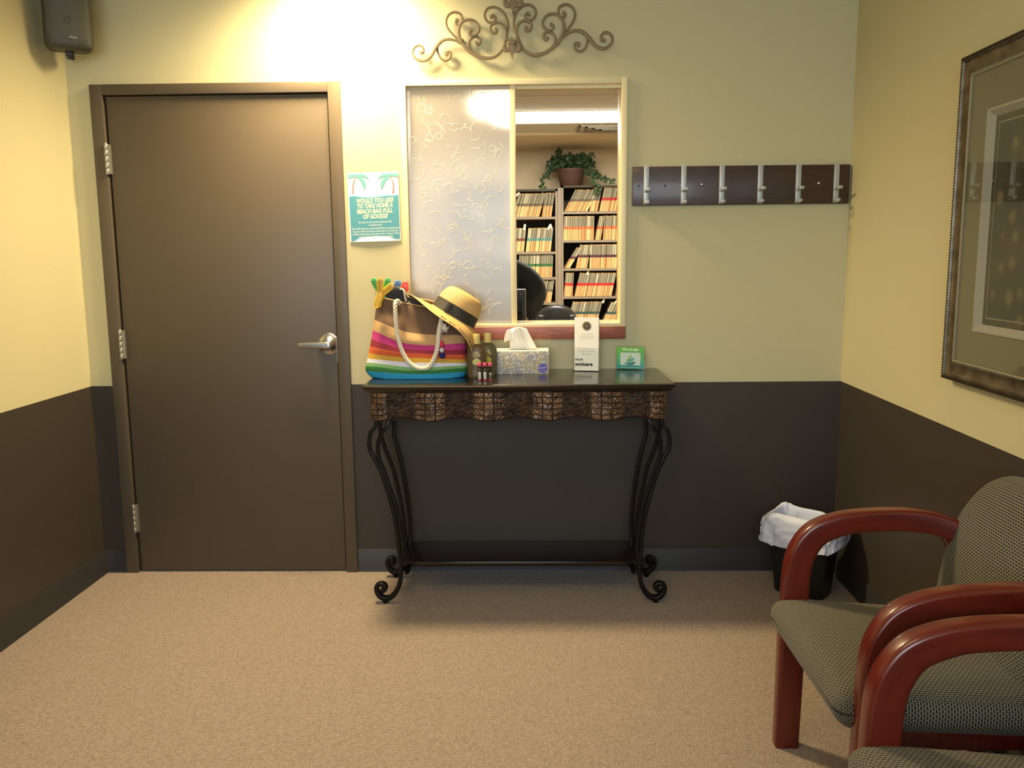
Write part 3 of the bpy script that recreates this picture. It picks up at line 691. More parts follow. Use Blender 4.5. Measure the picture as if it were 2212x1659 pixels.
SA = [(-.55, -.36, .78), (-.557, -.36, .727), (-.574, -.36, .708), (-.582, -.359, .685), (-.586, -.359, .659), (-.582, -.358, .628), (-.568, -.358, .6), (-.541, -.357, .538), (-.518, -.357, .458), (-.497, -.357, .371), (-.486, -.356, .289), (-.481, -.356, .216)]
FOOT = [(-.481, -.356, .216), (-.476, -.355, .167), (-.476, -.355, .128), (-.483, -.355, .083), (-.496, -.354, .052), (-.518, -.354, .026), (-.543, -.353, .019), (-.563, -.353, .029), (-.575, -.352, .049), (-.575, -.352, .069), (-.562, -.352, .079), (-.547, -.351, .077), (-.539, -.351, .065), (-.543, -.35, .054), (-.55, -.35, .052)]
SB_ = [(-.49, -.38, .78), (-.508, -.39, .735), (-.526, -.388, .709), (-.541, -.384, .68), (-.548, -.380, .651), (-.547, -.376, .604), (-.529, -.372, .551), (-.511, -.369, .488), (-.486, -.365, .406), (-.472, -.361, .309), (-.466, -.358, .24), (-.468, -.356, .189), (-.476, -.355, .154)]
SCb = [(-.575, -.11, .78), (-.583, -.11, .677), (-.584, -.107, .652), (-.578, -.105, .616), (-.565, -.102, .57), (-.538, -.099, .493), (-.521, -.097, .41), (-.504, -.094, .306), (-.496, -.089, .201)]
FB = [(-.496, -.085, .201), (-.495, -.08, .122), (-.505, -.077, .065), (-.522, -.075, .034), (-.543, -.073, .021), (-.563, -.072, .032), (-.577, -.071, .056), (-.575, -.071, .076), (-.56, -.07, .086), (-.548, -.068, .074), (-.552, -.065, .062)]
SDb = [(-.54, -.06, .78), (-.535, -.06, .672), (-.536, -.06, .636), (-.531, -.06, .606), (-.513, -.06, .534), (-.5, -.06, .462), (-.487, -.06, .374), (-.478, -.06, .269), (-.476, -.062, .191), (-.481, -.068, .138), (-.489, -.075, .105)]
rod = rrect(.0145, .0165, .004, 2)
for sd in (1, -1):
    for st, ft in (((SA, SB_), FOOT), ((SCb, SDb), FB)):
        mb = MB()
        for q in st: mb.sweep(cr([(1.691+sd*a, b, c) for a, b, c in q], 6), rod, up=(0, 1, 0), scale=lambda t: (1.05, 1))
        mb.sweep(cr([(1.691+sd*a, b, c) for a, b, c in ft], 8), rrect(.019, .026, .005, 3), up=(0, 1, 0), scale=lambda t: (.72+.35*math.sin(PI*min(1, t*1.1)), .8+.3*min(1, t*2)))
        e = ft[-1]; mb.lathe([(0, -.014), (.011, -.012), (.012, 0), (.011, .012), (0, .014)], 14, c=(1.691+sd*e[0], e[1], e[2]+.002), axis='Y')
        lo = min(ft, key=lambda p: p[2]); mb.lathe([(0, .0005), (.010, .0005), (.012, .01), (0, .01)], 14, c=(1.691+sd*lo[0], lo[1], 0))
        lg = build('leg', mb, 'darkmetal', tb)
mb = MB(); mb.box(1.191, 2.199, -.285, -.03, .126, .146, bev=.004); build('lower_shelf', mb, 'espresso', tb)
for sd in (1, -1):
    mb = MB()
    for y0, y1 in ((-.356, -.28), (-.09, -.07)):
        mb.tube([(1.691+sd*.48, y0, .134), (1.691+sd*.455, y1, .134)], .007, 8)
    mb.box(min(1.691+sd*.462, 1.691+sd*.446), max(1.691+sd*.462, 1.691+sd*.446), -.36, -.06, .120, .127)
    mb.tube(cr([(1.691+sd*.47, -.30, .118), (1.691+sd*.455, -.30, .108), (1.691+sd*.452, -.30, .12), (1.691+sd*.462, -.30, .125)], 5), .005, 8)
    build('shelf_bracket', mb, 'darkmetal', tb)

# ================================================================== striped beach bag
BAGC = {'brown': (106, 82, 60), 'tan': (196, 158, 108), 'pink': (190, 58, 124), 'crimson': (142, 44, 58), 'orange': (212, 96, 54), 'yellow': (212, 166, 62), 'white': (222, 222, 232), 'lgreen': (126, 176, 110), 'green': (52, 118, 62), 'blue': (40, 150, 196)}
for k, c in BAGC.items(): M['bag_'+k] = mat('jute_'+k, c, .85, bump=.7, bs=700, bd=.0008, stretch=(1, 1, 2.4))
BL = ['brown', 'tan', 'pink', 'crimson', 'orange', 'yellow', 'white', 'lgreen', 'green', 'blue']
BV = [0, .28, .41, .52, .605, .69, .76, .82, .865, .92, 1.0]
bag = thing('beach_bag', 'striped rainbow jute beach bag with cream rope handles on the console table', 'bag', (1.285, -.2, .9))
def bagpt(a, v):
    """a: angle around 0..1 (0 left end, .25 front middle, .5 right end), v: 0 top .. 1 bottom"""
    th = 2*PI*a; cx, sy = -math.cos(th), -math.sin(th)     # cx -1 left..1 right ; sy -1 front
    t = (cx+1)/2
    topz = 1.222 - .012*t - .085*t**2.2 + (.010*math.sin(PI*t) if sy > 0 else -.012*math.sin(PI*t))
    xl = 1.130*(1-v)+1.066*v; xr_ = 1.478*(1-v)+1.488*v
    if v > .88: k = (v-.88)/.12; xl += .032*k**2; xr_ -= .014*k**2
    xl += .006*math.sin(PI*v)
    hx = (xr_-xl)/2; cxx = (xr_+xl)/2
    yd = .035+.055*min(1, v*1.6)**.8
    e = .62; X = math.copysign(abs(cx)**.8, cx); Y = math.copysign(abs(sy)**e, sy)
    x = cxx+hx*X; y = -.205+yd*Y
    zb = .9015; z = topz+(zb-topz)*v
    bump_ = math.exp(-((v-.38)/.22)**2)
    if sy < 0:
        sag = -.034*math.sin(PI*min(1, t*1.02))**1.5*bump_*(1 if v > 0 else 0)*min(1, v/.15)
        z += sag; m = math.sin(PI*t)
        y += m*(.016*math.exp(-((v-.15)/.10)**2)*(1+.6*math.sin(7*t+1)) - .012*math.exp(-((v-.36)/.07)**2) + .008*math.exp(-((v-.75)/.12)**2))
        y += .010*math.exp(-((v-.12)/.1)**2)*math.sin(9*t)*m
        z += .006*math.exp(-((v-.85)/.08)**2)*math.sin(8*t+.6)*(1 if v < .98 else 0)
    return (x, y, max(z, zb))
rows = []
for i in range(len(BL)):
    n = 8 if i == 0 else 4
    for k in range(n): rows.append((BV[i]+(BV[i+1]-BV[i])*k/n, i))
rows.append((1.0, 9)); NA = 72
mb = MB(); P = [[bagpt(a/NA, v) for a in range(NA)] for v, _ in rows]
for r in range(len(rows)-1):
    mb.m = rows[r][1]
    for a in range(NA):
        b = (a+1) % NA; mb.add([P[r][a], P[r+1][a], P[r+1][b], P[r][b]], [(0, 1, 2, 3)])
mb.m = 9; mb.add(P[-1], [tuple(range(NA))])
body = build('bag_body', mb, ['bag_'+k for k in BL], bag, sharp=75)
sol = body.modifiers.new('thickness', 'SOLIDIFY'); sol.thickness = .003; sol.offset = -1
mb = MB()
hem = [(p[0], p[1], p[2]+.0005) for p in [bagpt(a/NA, 0) for a in range(NA)]]; mb.tube(hem+[hem[0]], .0028, 6, cap=False); build('hem', mb, 'bag_tan', bag)
M['rope'] = mat('cream_cotton_rope', (232, 222, 196), .9, bump=.4, bs=400)
def rope(mb, P, r=.0088, pitch=.040):
    P = [Vector(p) for p in P]; T = [(P[min(len(P)-1, i+1)]-P[max(0, i-1)]).normalized() for i in range(len(P))]; a = T[0].orthogonal().normalized(); fr = []
    for i in range(len(P)):
        if i: a = T[i-1].rotation_difference(T[i]) @ a
        a = (a-T[i]*a.dot(T[i])).normalized(); fr.append((a.copy(), T[i].cross(a)))
    for k in range(3):
        L = 0; Q = []
        for i in range(len(P)):
            if i: L += (P[i]-P[i-1]).length
            w = 2*PI*(L/pitch+k/3); Q.append(P[i]+fr[i][0]*math.cos(w)*r*.55+fr[i][1]*math.sin(w)*r*.55)
        mb.tube(Q, r*.52, 8)
FRONT = [(1.226, -.255, 1.196), (1.220, -.272, 1.207), (1.214, -.292, 1.196), (1.215, -.300, 1.15), (1.219, -.303, 1.09), (1.232, -.306, 1.03), (1.254, -.308, .982), (1.282, -.309, .955), (1.310, -.310, .946), (1.340, -.310, .952), (1.362, -.309, .985), (1.376, -.308, 1.03), (1.383, -.304, 1.09), (1.390, -.292, 1.125), (1.393, -.280, 1.14), (1.390, -.262, 1.135)]
mb = MB(); rope(mb, cr(FRONT, 14)); build('rope_handle', mb, 'rope', bag)
mb = MB(); rope(mb, cr([(1.226, -.14, 1.19), (1.222, -.118, 1.2), (1.225, -.112, 1.15), (1.24, -.1, 1.05), (1.31, -.098, .98), (1.375, -.1, 1.05), (1.39, -.11, 1.12), (1.39, -.13, 1.15)], 12)); build('rope_handle', mb, 'rope', bag)
rt = random.Random(5)
for cx_, cz_ in ((1.222, 1.158), (1.398, 1.100)):
    mb = MB(); mb.sphere((cx_+.004, -.288, cz_+.006), (.0105, .008, .014), 12, 8)
    for k in range(46):
        a = rt.uniform(-PI*.95, PI*.15) if k % 4 else rt.uniform(PI*.8, PI*1.2); L = rt.uniform(.010, .022)
        p0 = Vector((cx_+.006, -.292, cz_)); d = Vector((math.cos(a), rt.uniform(-.5, .1), math.sin(a))).normalized()
        mb.tube([p0, p0+d*L*.5, p0+d*L+Vector((rt.uniform(-.003, .003), 0, rt.uniform(-.003, .003)))], .0007, 4)
build('frayed_knot', mb, 'rope', bag)
M['pom_r'] = mat('pompom_pink', (214, 60, 90), .9, bump=.8, bs=900); M['pom_w'] = mat('pompom_white', (222, 214, 212), .9, bump=.8, bs=900); M['pom_b'] = mat('pompom_navy', (34, 42, 104), .9, bump=.8, bs=900)
mb = MB(); mb.tube([(1.392, -.286, 1.15), (1.393, -.3, 1.10), (1.394, -.304, 1.05)], .0008, 5)
pom = build('pompom_string', mb, 'rope', bag); ORG[pom.name] = ORG[bag.name]
for nm, m, c, r in (('pompom', 'pom_r', (1.392, -.302, 1.040), (.0085, .009, .0135)), ('pompom', 'pom_w', (1.3925, -.303, 1.016), (.0095, .0095, .0105)), ('pompom', 'pom_b', (1.394, -.305, .995), (.0125, .012, .0118))):
    mb = MB(); mb.sphere(c, r, 18, 12); build(nm, mb, m, pom)

# towels rolled in the bag
M['navy'] = mat('navy_terry', (30, 34, 46), .95, bump=.9, bs=500, bd=.0015, sheen=.3)
tw = thing('towel', 'folded navy terry towel with white lining sticking out of the beach bag', 'towel', (1.205, -.19, 1.1))
mb = MB()
def twf(x, y, z): return (x*(1-.10*(z/.1))+.01*math.sin(z*40), y, z+.004*math.sin(x*120)+.003*math.sin(x*45+1))
mb.rbox((1.197, -.20, 1.172), (.092, .06, .17), .014, k=4, n=10, fn=twf)
build('folded_cloth', mb, 'navy', tw)
mb = MB(); mb.rbox((1.222, -.205, 1.122), (.16, .05, .17), .02, k=4, n=6, fn=lambda x, y, z: (x, y, z-.018*(x/.08)**2)); build('lower_fold', mb, 'navy', tw)
mb = MB(); mb.sweep(cr([(1.228, -.232, 1.252), (1.238, -.233, 1.250), (1.243, -.234, 1.232), (1.246, -.235, 1.215), (1.249, -.235, 1.204)], 6), rrect(.0035, .03, .001, 2), up=(0, 1, 0)); build('white_lining', mb, 'rope', tw)

# towel clips
def clip(name, label, col, base, arms, rz=0, disc=0):
    """spring clip: two flat arms crossing at the spring; arms are centre lines in the clip's own x, z"""
    key = 'clip_'+label.split()[0]
    M[key] = mat(key, col, .35, spec=.5); M[key+'_d'] = mat(key+'_recess', tuple(int(c*.80) for c in col), .45)
    t = thing(name, label, 'clip', base); piv = []
    for i, A in enumerate(arms):
        yo = -.006+.010*i; P = cr([(x, yo, z) for x, z in A], 6); n = len(P)
        W = lambda q: (.62+.50*math.sin(PI*min(1, .12+q*.95))**2 if q < .55 else .80+(.42 if disc else .34)*math.sin(PI*(q-.55)/.62)**1.2, 1)
        mb = MB(); mb.sweep(P, rrect(.0225, .010, .003, 3), up=(0, 1, 0), scale=W)
        e = P[-1]; r = .0130 if disc else .0108; mb.lathe([(0, -.0045), (r*.9, -.0045), (r, -.003), (r, .003), (r*.9, .0045), (0, .0045)], 20, c=(e.x, yo, e.z), axis='Y')
        b = P[0]; mb.rbox((b.x, yo-.001, b.z+.002), (.014, .012, .006), .002, k=2)
        arm = build('clip_arm', mb, key, t, world=False)
        mb = MB(); Q = [Vector((p.x, yo-.0050, p.z)) for p in P[int(n*.60):]]
        mb.sweep(Q, rrect(.0145, .001, .0003, 2), up=(0, 1, 0), scale=lambda q: (.7+.5*q, 1)); build('grip_recess', mb, key+'_d', arm, world=False)
    px_, pz_ = arms[0][2]
    mb = MB(); mb.tube(cr([(px_-.012, .002, pz_+.024), (px_-.021, .004, pz_+.012), (px_-.020, .004, pz_-.006), (px_-.008, .003, pz_-.014), (px_+.002, .002, pz_-.008)], 6), .0007, 6)
    build('spring', mb, 'steel', t, world=False)
    mb = MB(); mb.lathe([(0, -.014), (.004, -.014), (.004, .012), (0, .012)], 12, c=(px_+.003, 0, pz_), axis='Y'); build('pivot_pin', mb, key, t, world=False)
    t.rotation_euler = (0, 0, rz); return t
clip('towel_clip', 'yellow plastic towel clip gripping the left edge of the beach bag', (246, 190, 30), (1.137, -.262, 1.180), [[(0, 0), (.003, .022), (.0135, .048), (.0155, .078), (.016, .108)], [(.008, .004), (.008, .024), (.0165, .047), (.034, .066), (.057, .086)]])
clip('towel_clip', 'green plastic towel clip standing behind the yellow clip', (88, 196, 84), (1.145, -.225, 1.196), [[(0, 0), (.003, .018), (.002, .040), (-.010, .064), (-.023, .090)], [(.002, .002), (.010, .020), (.014, .040), (.024, .064), (.031, .090)]])
clip('towel_clip', 'blue plastic towel clip behind the folded navy towel', (92, 138, 196), (1.185, -.150, 1.204), [[(0, 0), (0, .018), (0, .034), (-.006, .046), (-.010, .058)], [(.004, .0), (.006, .018), (.008, .034), (.013, .052), (.020, .068)]], disc=1)
clip('towel_clip', 'red plastic towel clip between navy towel and straw hat brim', (232, 62, 36), (1.216, -.150, 1.190), [[(0, 0), (.002, .018), (.006, .034), (.012, .050), (.020, .062)], [(.006, .0), (.006, .018), (.008, .034), (.013, .056), (.018, .076)]], disc=1)

# ================================================================== straw hat
def straw_mat():
    m = mat('woven_straw', (226, 188, 120), .7); nt = m.node_tree; b = nt.nodes['Principled BSDF']; L = nt.links.new
    tc = nd(nt, 'ShaderNodeUVMap'); sx = nd(nt, 'ShaderNodeSeparateXYZ'); L(tc.outputs[0], sx.inputs[0])
    m1 = nd(nt, 'ShaderNodeMath', _operation='MULTIPLY'); m1.inputs[1].default_value = 2*PI/.0062; L(sx.outputs[1], m1.inputs[0])
    m2 = nd(nt, 'ShaderNodeMath', _operation='SINE'); L(m1.outputs[0], m2.inputs[0])
    r = nd(nt, 'ShaderNodeValToRGB'); r.color_ramp.elements[0].position = .0; r.color_ramp.elements[0].color = lin((150, 104, 56))+(1,); r.color_ramp.elements[1].position = .6; r.color_ramp.elements[1].color = lin((232, 196, 128))+(1,)
    mr = nd(nt, 'ShaderNodeMapRange'); mr.inputs[1].default_value = -1; L(m2.outputs[0], mr.inputs[0]); L(mr.outputs[0], r.inputs[0]); L(r.outputs[0], b.inputs['Base Color'])
    bp = nd(nt, 'ShaderNodeBump', Strength=.6, Distance=.0012); L(mr.outputs[0], bp.inputs['Height']); L(bp.outputs[0], b.inputs['Normal']); return m
M['straw'] = straw_mat(); M['ribbon'] = mat('dark_ribbon', (44, 42, 36), .6, bump=.4, bs=900, stretch=(1, 1, 4))
hat = thing('straw_hat', 'woven straw sun hat with wide dark ribbon leaning over the beach bag', 'hat', (1.428, -.192, 1.136))
RC, RB = .093, .198
def hatp(a, r, h):
    """brim and crown in hat space; a: 0 = right end, PI = left tip, 3/2 PI = towards the room"""
    x, y, z = r*math.cos(a), r*math.sin(a)*.90, h
    if r > RC:
        q = (r-RC)/(RB-RC); c, s_ = math.cos(a), math.sin(a); L = r-RC
        z -= .026*q**1.6*max(0, -s_)*(1-max(0, -c)**2)                   # front brim dips
        if c > 0:                                           # right end bends round and hangs down
            th = 1.15*c**1.5*min(1, q*1.3); x2 = RC*c+L*c*math.cos(th*.75); z -= L*c*math.sin(th)*.95; x = x2
        z -= .014*q**1.3*max(0, -c)**1.5      # left tip droops
        z += .018*q*max(0, -c)**1.5*(-s_ if s_ < 0 else -s_*.6)
    return (x, y, z)
prof = [(RB, 0)] + [(RB-(RB-RC)*k/12, .0) for k in range(1, 12)] + [(RC+.003, .003), (RC, .012), (RC-.003, .050), (RC-.007, .078), (RC-.016, .096), (RC-.028, .107), (RC-.048, .112), (.012, .114), (0, .114)]
PL_ = [0]
for i in range(1, len(prof)): PL_.append(PL_[-1]+math.hypot(prof[i][0]-prof[i-1][0], prof[i][1]-prof[i-1][1]))
mb = MB(); NH = 72; n = len(prof); P = [hatp(2*PI*i/NH, r, h) for i in range(NH) for r, h in prof]; F = []; U = []
for i in range(NH):
    k = (i+1) % NH
    for j in range(n-1): F.append((i*n+j, k*n+j, k*n+j+1, i*n+j+1)); U.append([(i/NH, PL_[j]), ((i+1)/NH, PL_[j]), ((i+1)/NH, PL_[j+1]), (i/NH, PL_[j+1])])
mb.add(P, F, U); hb = build('straw_body', mb, 'straw', hat, world=False, sharp=60); ORG[hb.name] = Vector((0, 0, 0))
sm = hb.modifiers.new('thickness', 'SOLIDIFY'); sm.thickness = .0022; sm.offset = -1
mb = MB(); mb.lathe([(RC+.0035, .004), (RC+.0025, .012), (RC, .030), (RC-.0005, .046), (RC-.004, .046)], 64, sy=.925); 
mb.box(-.035, -.018, -RC*.93-.006, -RC*.93+.012, .004, .045, bev=.002); build('ribbon_band', mb, 'ribbon', hat, world=False)
mb = MB(); rh = random.Random(9)
for k in range(34):
    a = math.radians(-98 + k*3.0) + rh.uniform(-.01, .01); 
    if rh.random() < .25: continue
    r0 = RB-.017; q = [hatp(a+da, r0+dr, .0012) for da, dr in ((0, 0), (.012, .006), (.02, -.004), (.03, .005))]
    mb.tube([(x, y, z) for x, y, z in q], .0009, 5)
build('brim_writing', mb, 'ribbon', hat, world=False)
# orientation: crown points up-right and a little to the camera
hat.rotation_euler = (math.radians(-8), math.radians(31), math.radians(-4))
# ================================================================== things on the table
M['brownpl'] = mat('brown_bottle_plastic', (98, 80, 52), .35); M['gel'] = mat('clear_gel', (190, 184, 140), .08, trans=.75, ior=1.25, c2=(150, 144, 104), vs=60)
M['yellow_ink'] = mat('pale_yellow_ink', (214, 206, 120), .6); M['yell2'] = mat('yellow_emblem', (206, 184, 50), .6)
def bottle(label, loc, bm_, em, h=.178, rz=0):
    t = thing('sunscreen_bottle', label, 'bottle', loc); b0 = h-.042
    mb = MB(); P = []; prof = [(0, 0), (.0305, 0), (.0345, .004), (.0355, .012), (.0375, .05), (.0385, .09), (.037, .108), (.030, .121), (.017, .131), (.0125, .134), (.0125, b0+.004), (0, b0+.004)]
    mb.lathe(prof, 40, fn=lambda x, y, z: (math.copysign(abs(x/.04)**.85*.04, x) if abs(x) > 1e-9 else 0, y*.52, z))
    build('bottle_body', mb, bm_, t, world=False, sharp=50)
    mb = MB(); mb.lathe([(0, b0), (.0138, b0), (.0142, b0+.002), (.0142, b0+.036), (.0134, b0+.0385), (0, b0+.040)], 30); build('cap', mb, 'cream_plastic', t, world=False)
    Y = -.0205
    def rowt(s, z, sz, m='yellow_ink', sx=1.0, th=0): return text('lettering', s, sz, facing(0, Y, z), m, t, world=False, sx=sx, thick=th)
    rowt('sun', .1015, .0155, sx=1.05, th=.0003); rowt('BUM', .0905, .013, sx=1.1, th=.0003); text('lettering', 'the', .004, facing(-.018, Y, .093), 'yellow_ink', t, world=False)
    mb = MB(); c = cr([(0, .083, 0), (.006, .081, 0), (.008, .077, 0), (.0155, .070, 0), (.0155, .061, 0), (.009, .0545, 0), (0, .0530, 0), (-.009, .0545, 0), (-.0155, .061, 0), (-.0155, .070, 0), (-.008, .077, 0), (-.006, .081, 0), (0, .083, 0)], 4)
    mb.prism([(p.x, p.y) for p in c[:-1]], lambda u, v, w: (u, Y-.0006-w, v), .0004); build('emblem', mb, em, t, world=False)
    mb = MB(); mb.box(-.0045, .0045, Y-.0016, Y-.001, .0785, .0800); mb.box(-.0135, .0135, Y-.0014, Y-.001, .0640, .0644); build('emblem_line', mb, 'black', t, world=False)
    rowt('30', .040, .0072); rowt('SPF MOISTURIZING', .029, .0034); rowt('SUNSCREEN LOTION', .0245, .0034); rowt('3 FL OZ', .010, .003)
    t.rotation_euler = (0, 0, rz); return t
bottle('brown sunscreen bottle with yellow cap in front, beside the beach bag', (1.5255, -.262, .9), 'brownpl', 'yellow_ink', rz=.05)
bottle('clear gel sunscreen bottle with yellow cap, behind the brown one', (1.566, -.195, .9), 'gel', 'yell2', h=.176, rz=0)
M['pinkcap'] = mat('pink_cap', (218, 82, 118), .4); M['pinkbal'] = mat('pink_balm', (190, 60, 84), .4)
M['tubecl'] = thinglass('lip_tube_clear', (205, 195, 190), 1.6, .05)
for i, (x, y, lab) in enumerate(((1.541, -.338, 'leftmost of the three pink capped lip balm tubes, white barcode label'), (1.562, -.338, 'middle one of three pink capped lip balm tubes, white barcode label'), (1.5825, -.338, 'rightmost of three pink capped lip balm tubes, brown printed label'))):
    t = thing('lip_balm', lab, 'lip balm', (x, y, .9), 'pink capped lip balms')
    mb = MB(); mb.lathe([(0, .056), (.0076, .056), (.0078, .057), (.0078, .068), (.007, .0695), (0, .0695)], 20); build('cap', mb, 'pinkcap', t, world=False)
    mb = MB(); mb.lathe([(.0074, .005), (.0074, .056)], 20); build('clear_tube', mb, 'tubecl', t, world=False)
    mb = MB(); mb.lathe([(0, .005), (.0052, .005), (.0052, .040), (.0035, .049), (0, .051)], 16); build('balm_stick', mb, 'brownpl' if i == 2 else 'hinge', t, world=False)
    mb = MB(); mb.lathe([(0, 0), (.0076, 0), (.0078, .001), (.0078, .0045), (0, .006)], 20); build('base', mb, 'pinkbal', t, world=False)
    mb = MB(); mb.box(-.0052, .0052, -.0088, -.0076, .007, .033, bev=.0005); lb = build('label_sticker', mb, 'paper' if i < 2 else 'brownpl', t, world=False); ORG[lb.name] = Vector((0, 0, 0))
    mb = MB()
    if i < 2:
        for k in range(11): mb.box(-.003, .003, -.0091, -.0089, .0095+k*.0019, .0095+k*.0019+(.0006 if k % 3 else .0011))
    else: mb.sphere((.0015, -.0089, .026), (.0034, .0004, .0034), 12, 6)
    build('barcode' if i < 2 else 'emblem', mb, 'black' if i < 2 else 'yellow_ink', lb, world=False)

# tissue box
def box_mat():
    m = mat('grey_pebble_print', (176, 168, 150), .5); nt = m.node_tree; b = nt.nodes['Principled BSDF']; L = nt.links.new
    tc = nd(nt, 'ShaderNodeTexCoord'); mp = nd(nt, 'ShaderNodeMapping', Scale=(105, 60, 78), Rotation=(0, .6, 0)); L(tc.outputs['Object'], mp.inputs[0])
    v = nd(nt, 'ShaderNodeTexVoronoi', Scale=1.0, Randomness=.9); L(mp.outputs[0], v.inputs['Vector'])
    r = nd(nt, 'ShaderNodeValToRGB'); r.color_ramp.elements[0].position = .27; r.color_ramp.elements[1].position = .36; r.color_ramp.elements[0].color = (1, 1, 1, 1); r.color_ramp.elements[1].color = (0, 0, 0, 1)
    L(v.outputs['Distance'], r.inputs[0])
    n = nd(nt, 'ShaderNodeTexNoise', Scale=24.0, Detail=2); L(tc.outputs['Object'], n.inputs[0]); rn = nd(nt, 'ShaderNodeValToRGB'); L(n.outputs[0], rn.inputs[0])
    e = rn.color_ramp.elements; e[0].position = .35; e[0].color = lin((158, 152, 160))+(1,); e[1].position = .66; e[1].color = lin((196, 180, 140))+(1,); e.new(.5).color = lin((178, 172, 158))+(1,)
    mx = nd(nt, 'ShaderNodeMix', _data_type='RGBA'); L(r.outputs[0], mx.inputs[0]); L(rn.outputs[0], mx.inputs[6]); mx.inputs[7].default_value = lin((232, 228, 212))+(1,)
    v2 = nd(nt, 'ShaderNodeTexVoronoi', Scale=150.0); L(tc.outputs['Object'], v2.inputs['Vector']); n3 = nd(nt, 'ShaderNodeTexNoise', Scale=30.0); L(tc.outputs['Object'], n3.inputs[0])
    lt = nd(nt, 'ShaderNodeMath', _operation='LESS_THAN'); lt.inputs[1].default_value = .25; L(v2.outputs['Distance'], lt.inputs[0]); gt = nd(nt, 'ShaderNodeMath', _operation='GREATER_THAN'); gt.inputs[1].default_value = .6; L(n3.outputs[0], gt.inputs[0])
    mm = nd(nt, 'ShaderNodeMath', _operation='MULTIPLY'); L(lt.outputs[0], mm.inputs[0]); L(gt.outputs[0], mm.inputs[1]); mz = nd(nt, 'ShaderNodeMix', _data_type='RGBA'); L(mm.outputs[0], mz.inputs[0]); L(mx.outputs[2], mz.inputs[6]); mz.inputs[7].default_value = lin((84, 80, 88))+(1,)
    L(mz.outputs[2], b.inputs['Base Color']); return m
M['tbox'] = box_mat(); M['purple'] = mat('violet_ink', (96, 88, 178), .5); M['boxtop'] = mat('cream_box_top', (244, 238, 205), .6)
tx0, tx1, ty0, ty1, tz1 = 1.590, 1.814, -.168, -.050, .994
ts = thing('tissue_box', 'cardboard tissue box with grey pebble pattern and one white tissue pulled up', 'tissue box', ((tx0+tx1)/2, (ty0+ty1)/2, .9))
mb = MB(); mb.box(tx0, tx1, ty0, ty1, .9005, tz1, bev=.001); mb.m = 1; mb.box(tx0+.0005, tx1-.0005, ty0+.0005, ty1-.0005, tz1-.0002, tz1+.0006); build('carton', mb, ['tbox', 'boxtop'], ts)
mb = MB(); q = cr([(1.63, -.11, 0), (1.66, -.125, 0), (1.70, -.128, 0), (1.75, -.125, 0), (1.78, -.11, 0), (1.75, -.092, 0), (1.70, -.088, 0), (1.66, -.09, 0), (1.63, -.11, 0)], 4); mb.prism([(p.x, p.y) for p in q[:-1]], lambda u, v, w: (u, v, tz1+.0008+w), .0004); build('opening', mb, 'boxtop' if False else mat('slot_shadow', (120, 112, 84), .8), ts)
mb = MB(); mb.prism([(1.789+.0185*math.cos(2*PI*k/36)*(1+.03*(k % 2)), .924+.0185*math.sin(2*PI*k/36)*(1+.03*(k % 2))) for k in range(36)], lambda u, v, w: (u, ty0-.0003-w, v), .0003)
tl = build('logo_badge', mb, 'purple', ts); ORG[tl.name] = ORG[ts.name]
text('lettering', 'Kleenex', .0095, facing(1.789, ty0-.0009, .9265, roll=.12), 'paper', tl); text('lettering', 'trusted care', .0038, facing(1.789, ty0-.0009, .915), 'paper', tl)
M['tissue'] = mat('tissue_paper', (248, 246, 238), .9, spec=.1); M['tissue'].node_tree.nodes['Principled BSDF'].inputs['Subsurface Weight'].default_value = .2
mb = MB()
def tis(u, v):
    # u along the pulled ridge width, v from slot (0) up to the tip (1)
    w = .058*(1-.55*v) ; x = 1.712-.012*v*1.2 + (u-.5)*2*w*(1 if u > .5 else 1-.15*v) - .022*v*(1-u)
    z = tz1-.002+.098*v*(1-.10*abs(2*u-1.1)); y = -.108+.012*math.sin(u*9)*v*(1-.4*v)+.010*math.sin(u*17+v*3)*.5*(.4+v*.6)
    return (x, y, z)
mb.grid(tis, 26, 16)
def tis2(u, v):  # flap folded over to the left
    a = tis(.0+.45*u, 1); x = a[0]-.004-.018*math.sin(PI*.5*v)+.006*u; z = a[2]-.001+.006*math.sin(PI*v)-.052*v**1.3; y = a[1]-.010*math.sin(PI*min(1, v*1.4))-.003
    return (x, y, z)
mb.grid(tis2, 12, 12); tt = build('tissue', mb, 'tissue', ts, sharp=180); tm = tt.modifiers.new('thick', 'SOLIDIFY'); tm.thickness = .0012

# brochure holder
br = thing('brochure_holder', 'clear acrylic leaflet holder standing on the table between tissue box and green card', 'holder', (1.974, -.085, .9))
HRZ = math.radians(-14)
mb = MB(); w = .054
mb.box(-w, w, .012, .0145, 0, .105); mb.box(-w, w, -.016, -.0135, .002, .098); mb.box(-w, -w+.002, -.016, .0145, .002, .100); mb.box(w-.002, w, -.016, .0145, .002, .100); mb.box(-w-.002, w+.002, -.018, .018, 0, .003)
hb_ = build('holder_shell', mb, 'clear', br, world=False); br.rotation_euler = (0, 0, HRZ)
lf = thing('leaflet', 'tall white dental leaflet stack with bronze round emblem in the clear holder', 'leaflet', (1.974, -.085, .9035)); lf.rotation_euler = (0, 0, HRZ)
TLT = math.radians(-4)
mb = MB(); 
for k in range(6): mb.box(-.0505+.0004*(k % 2), .0505, -.0125+.003*k, -.0103+.003*k, .0, .221-.0012*k)
sh = build('paper_stack', mb, 'paper', lf, world=False); ORG[sh.name] = Vector((0, 0, 0))
Y = -.0126
M['grey_ink'] = mat('grey_ink', (168, 164, 150), .7); M['black_ink'] = mat('black_ink', (22, 20, 18), .6)
def lt(s, x, z, sz, m, align='CENTER', th=0, shear=0, sx=1): text('lettering', s, sz, facing(x, Y, z), m, sh, world=False, align=align, thick=th, shear=shear, sx=sx)
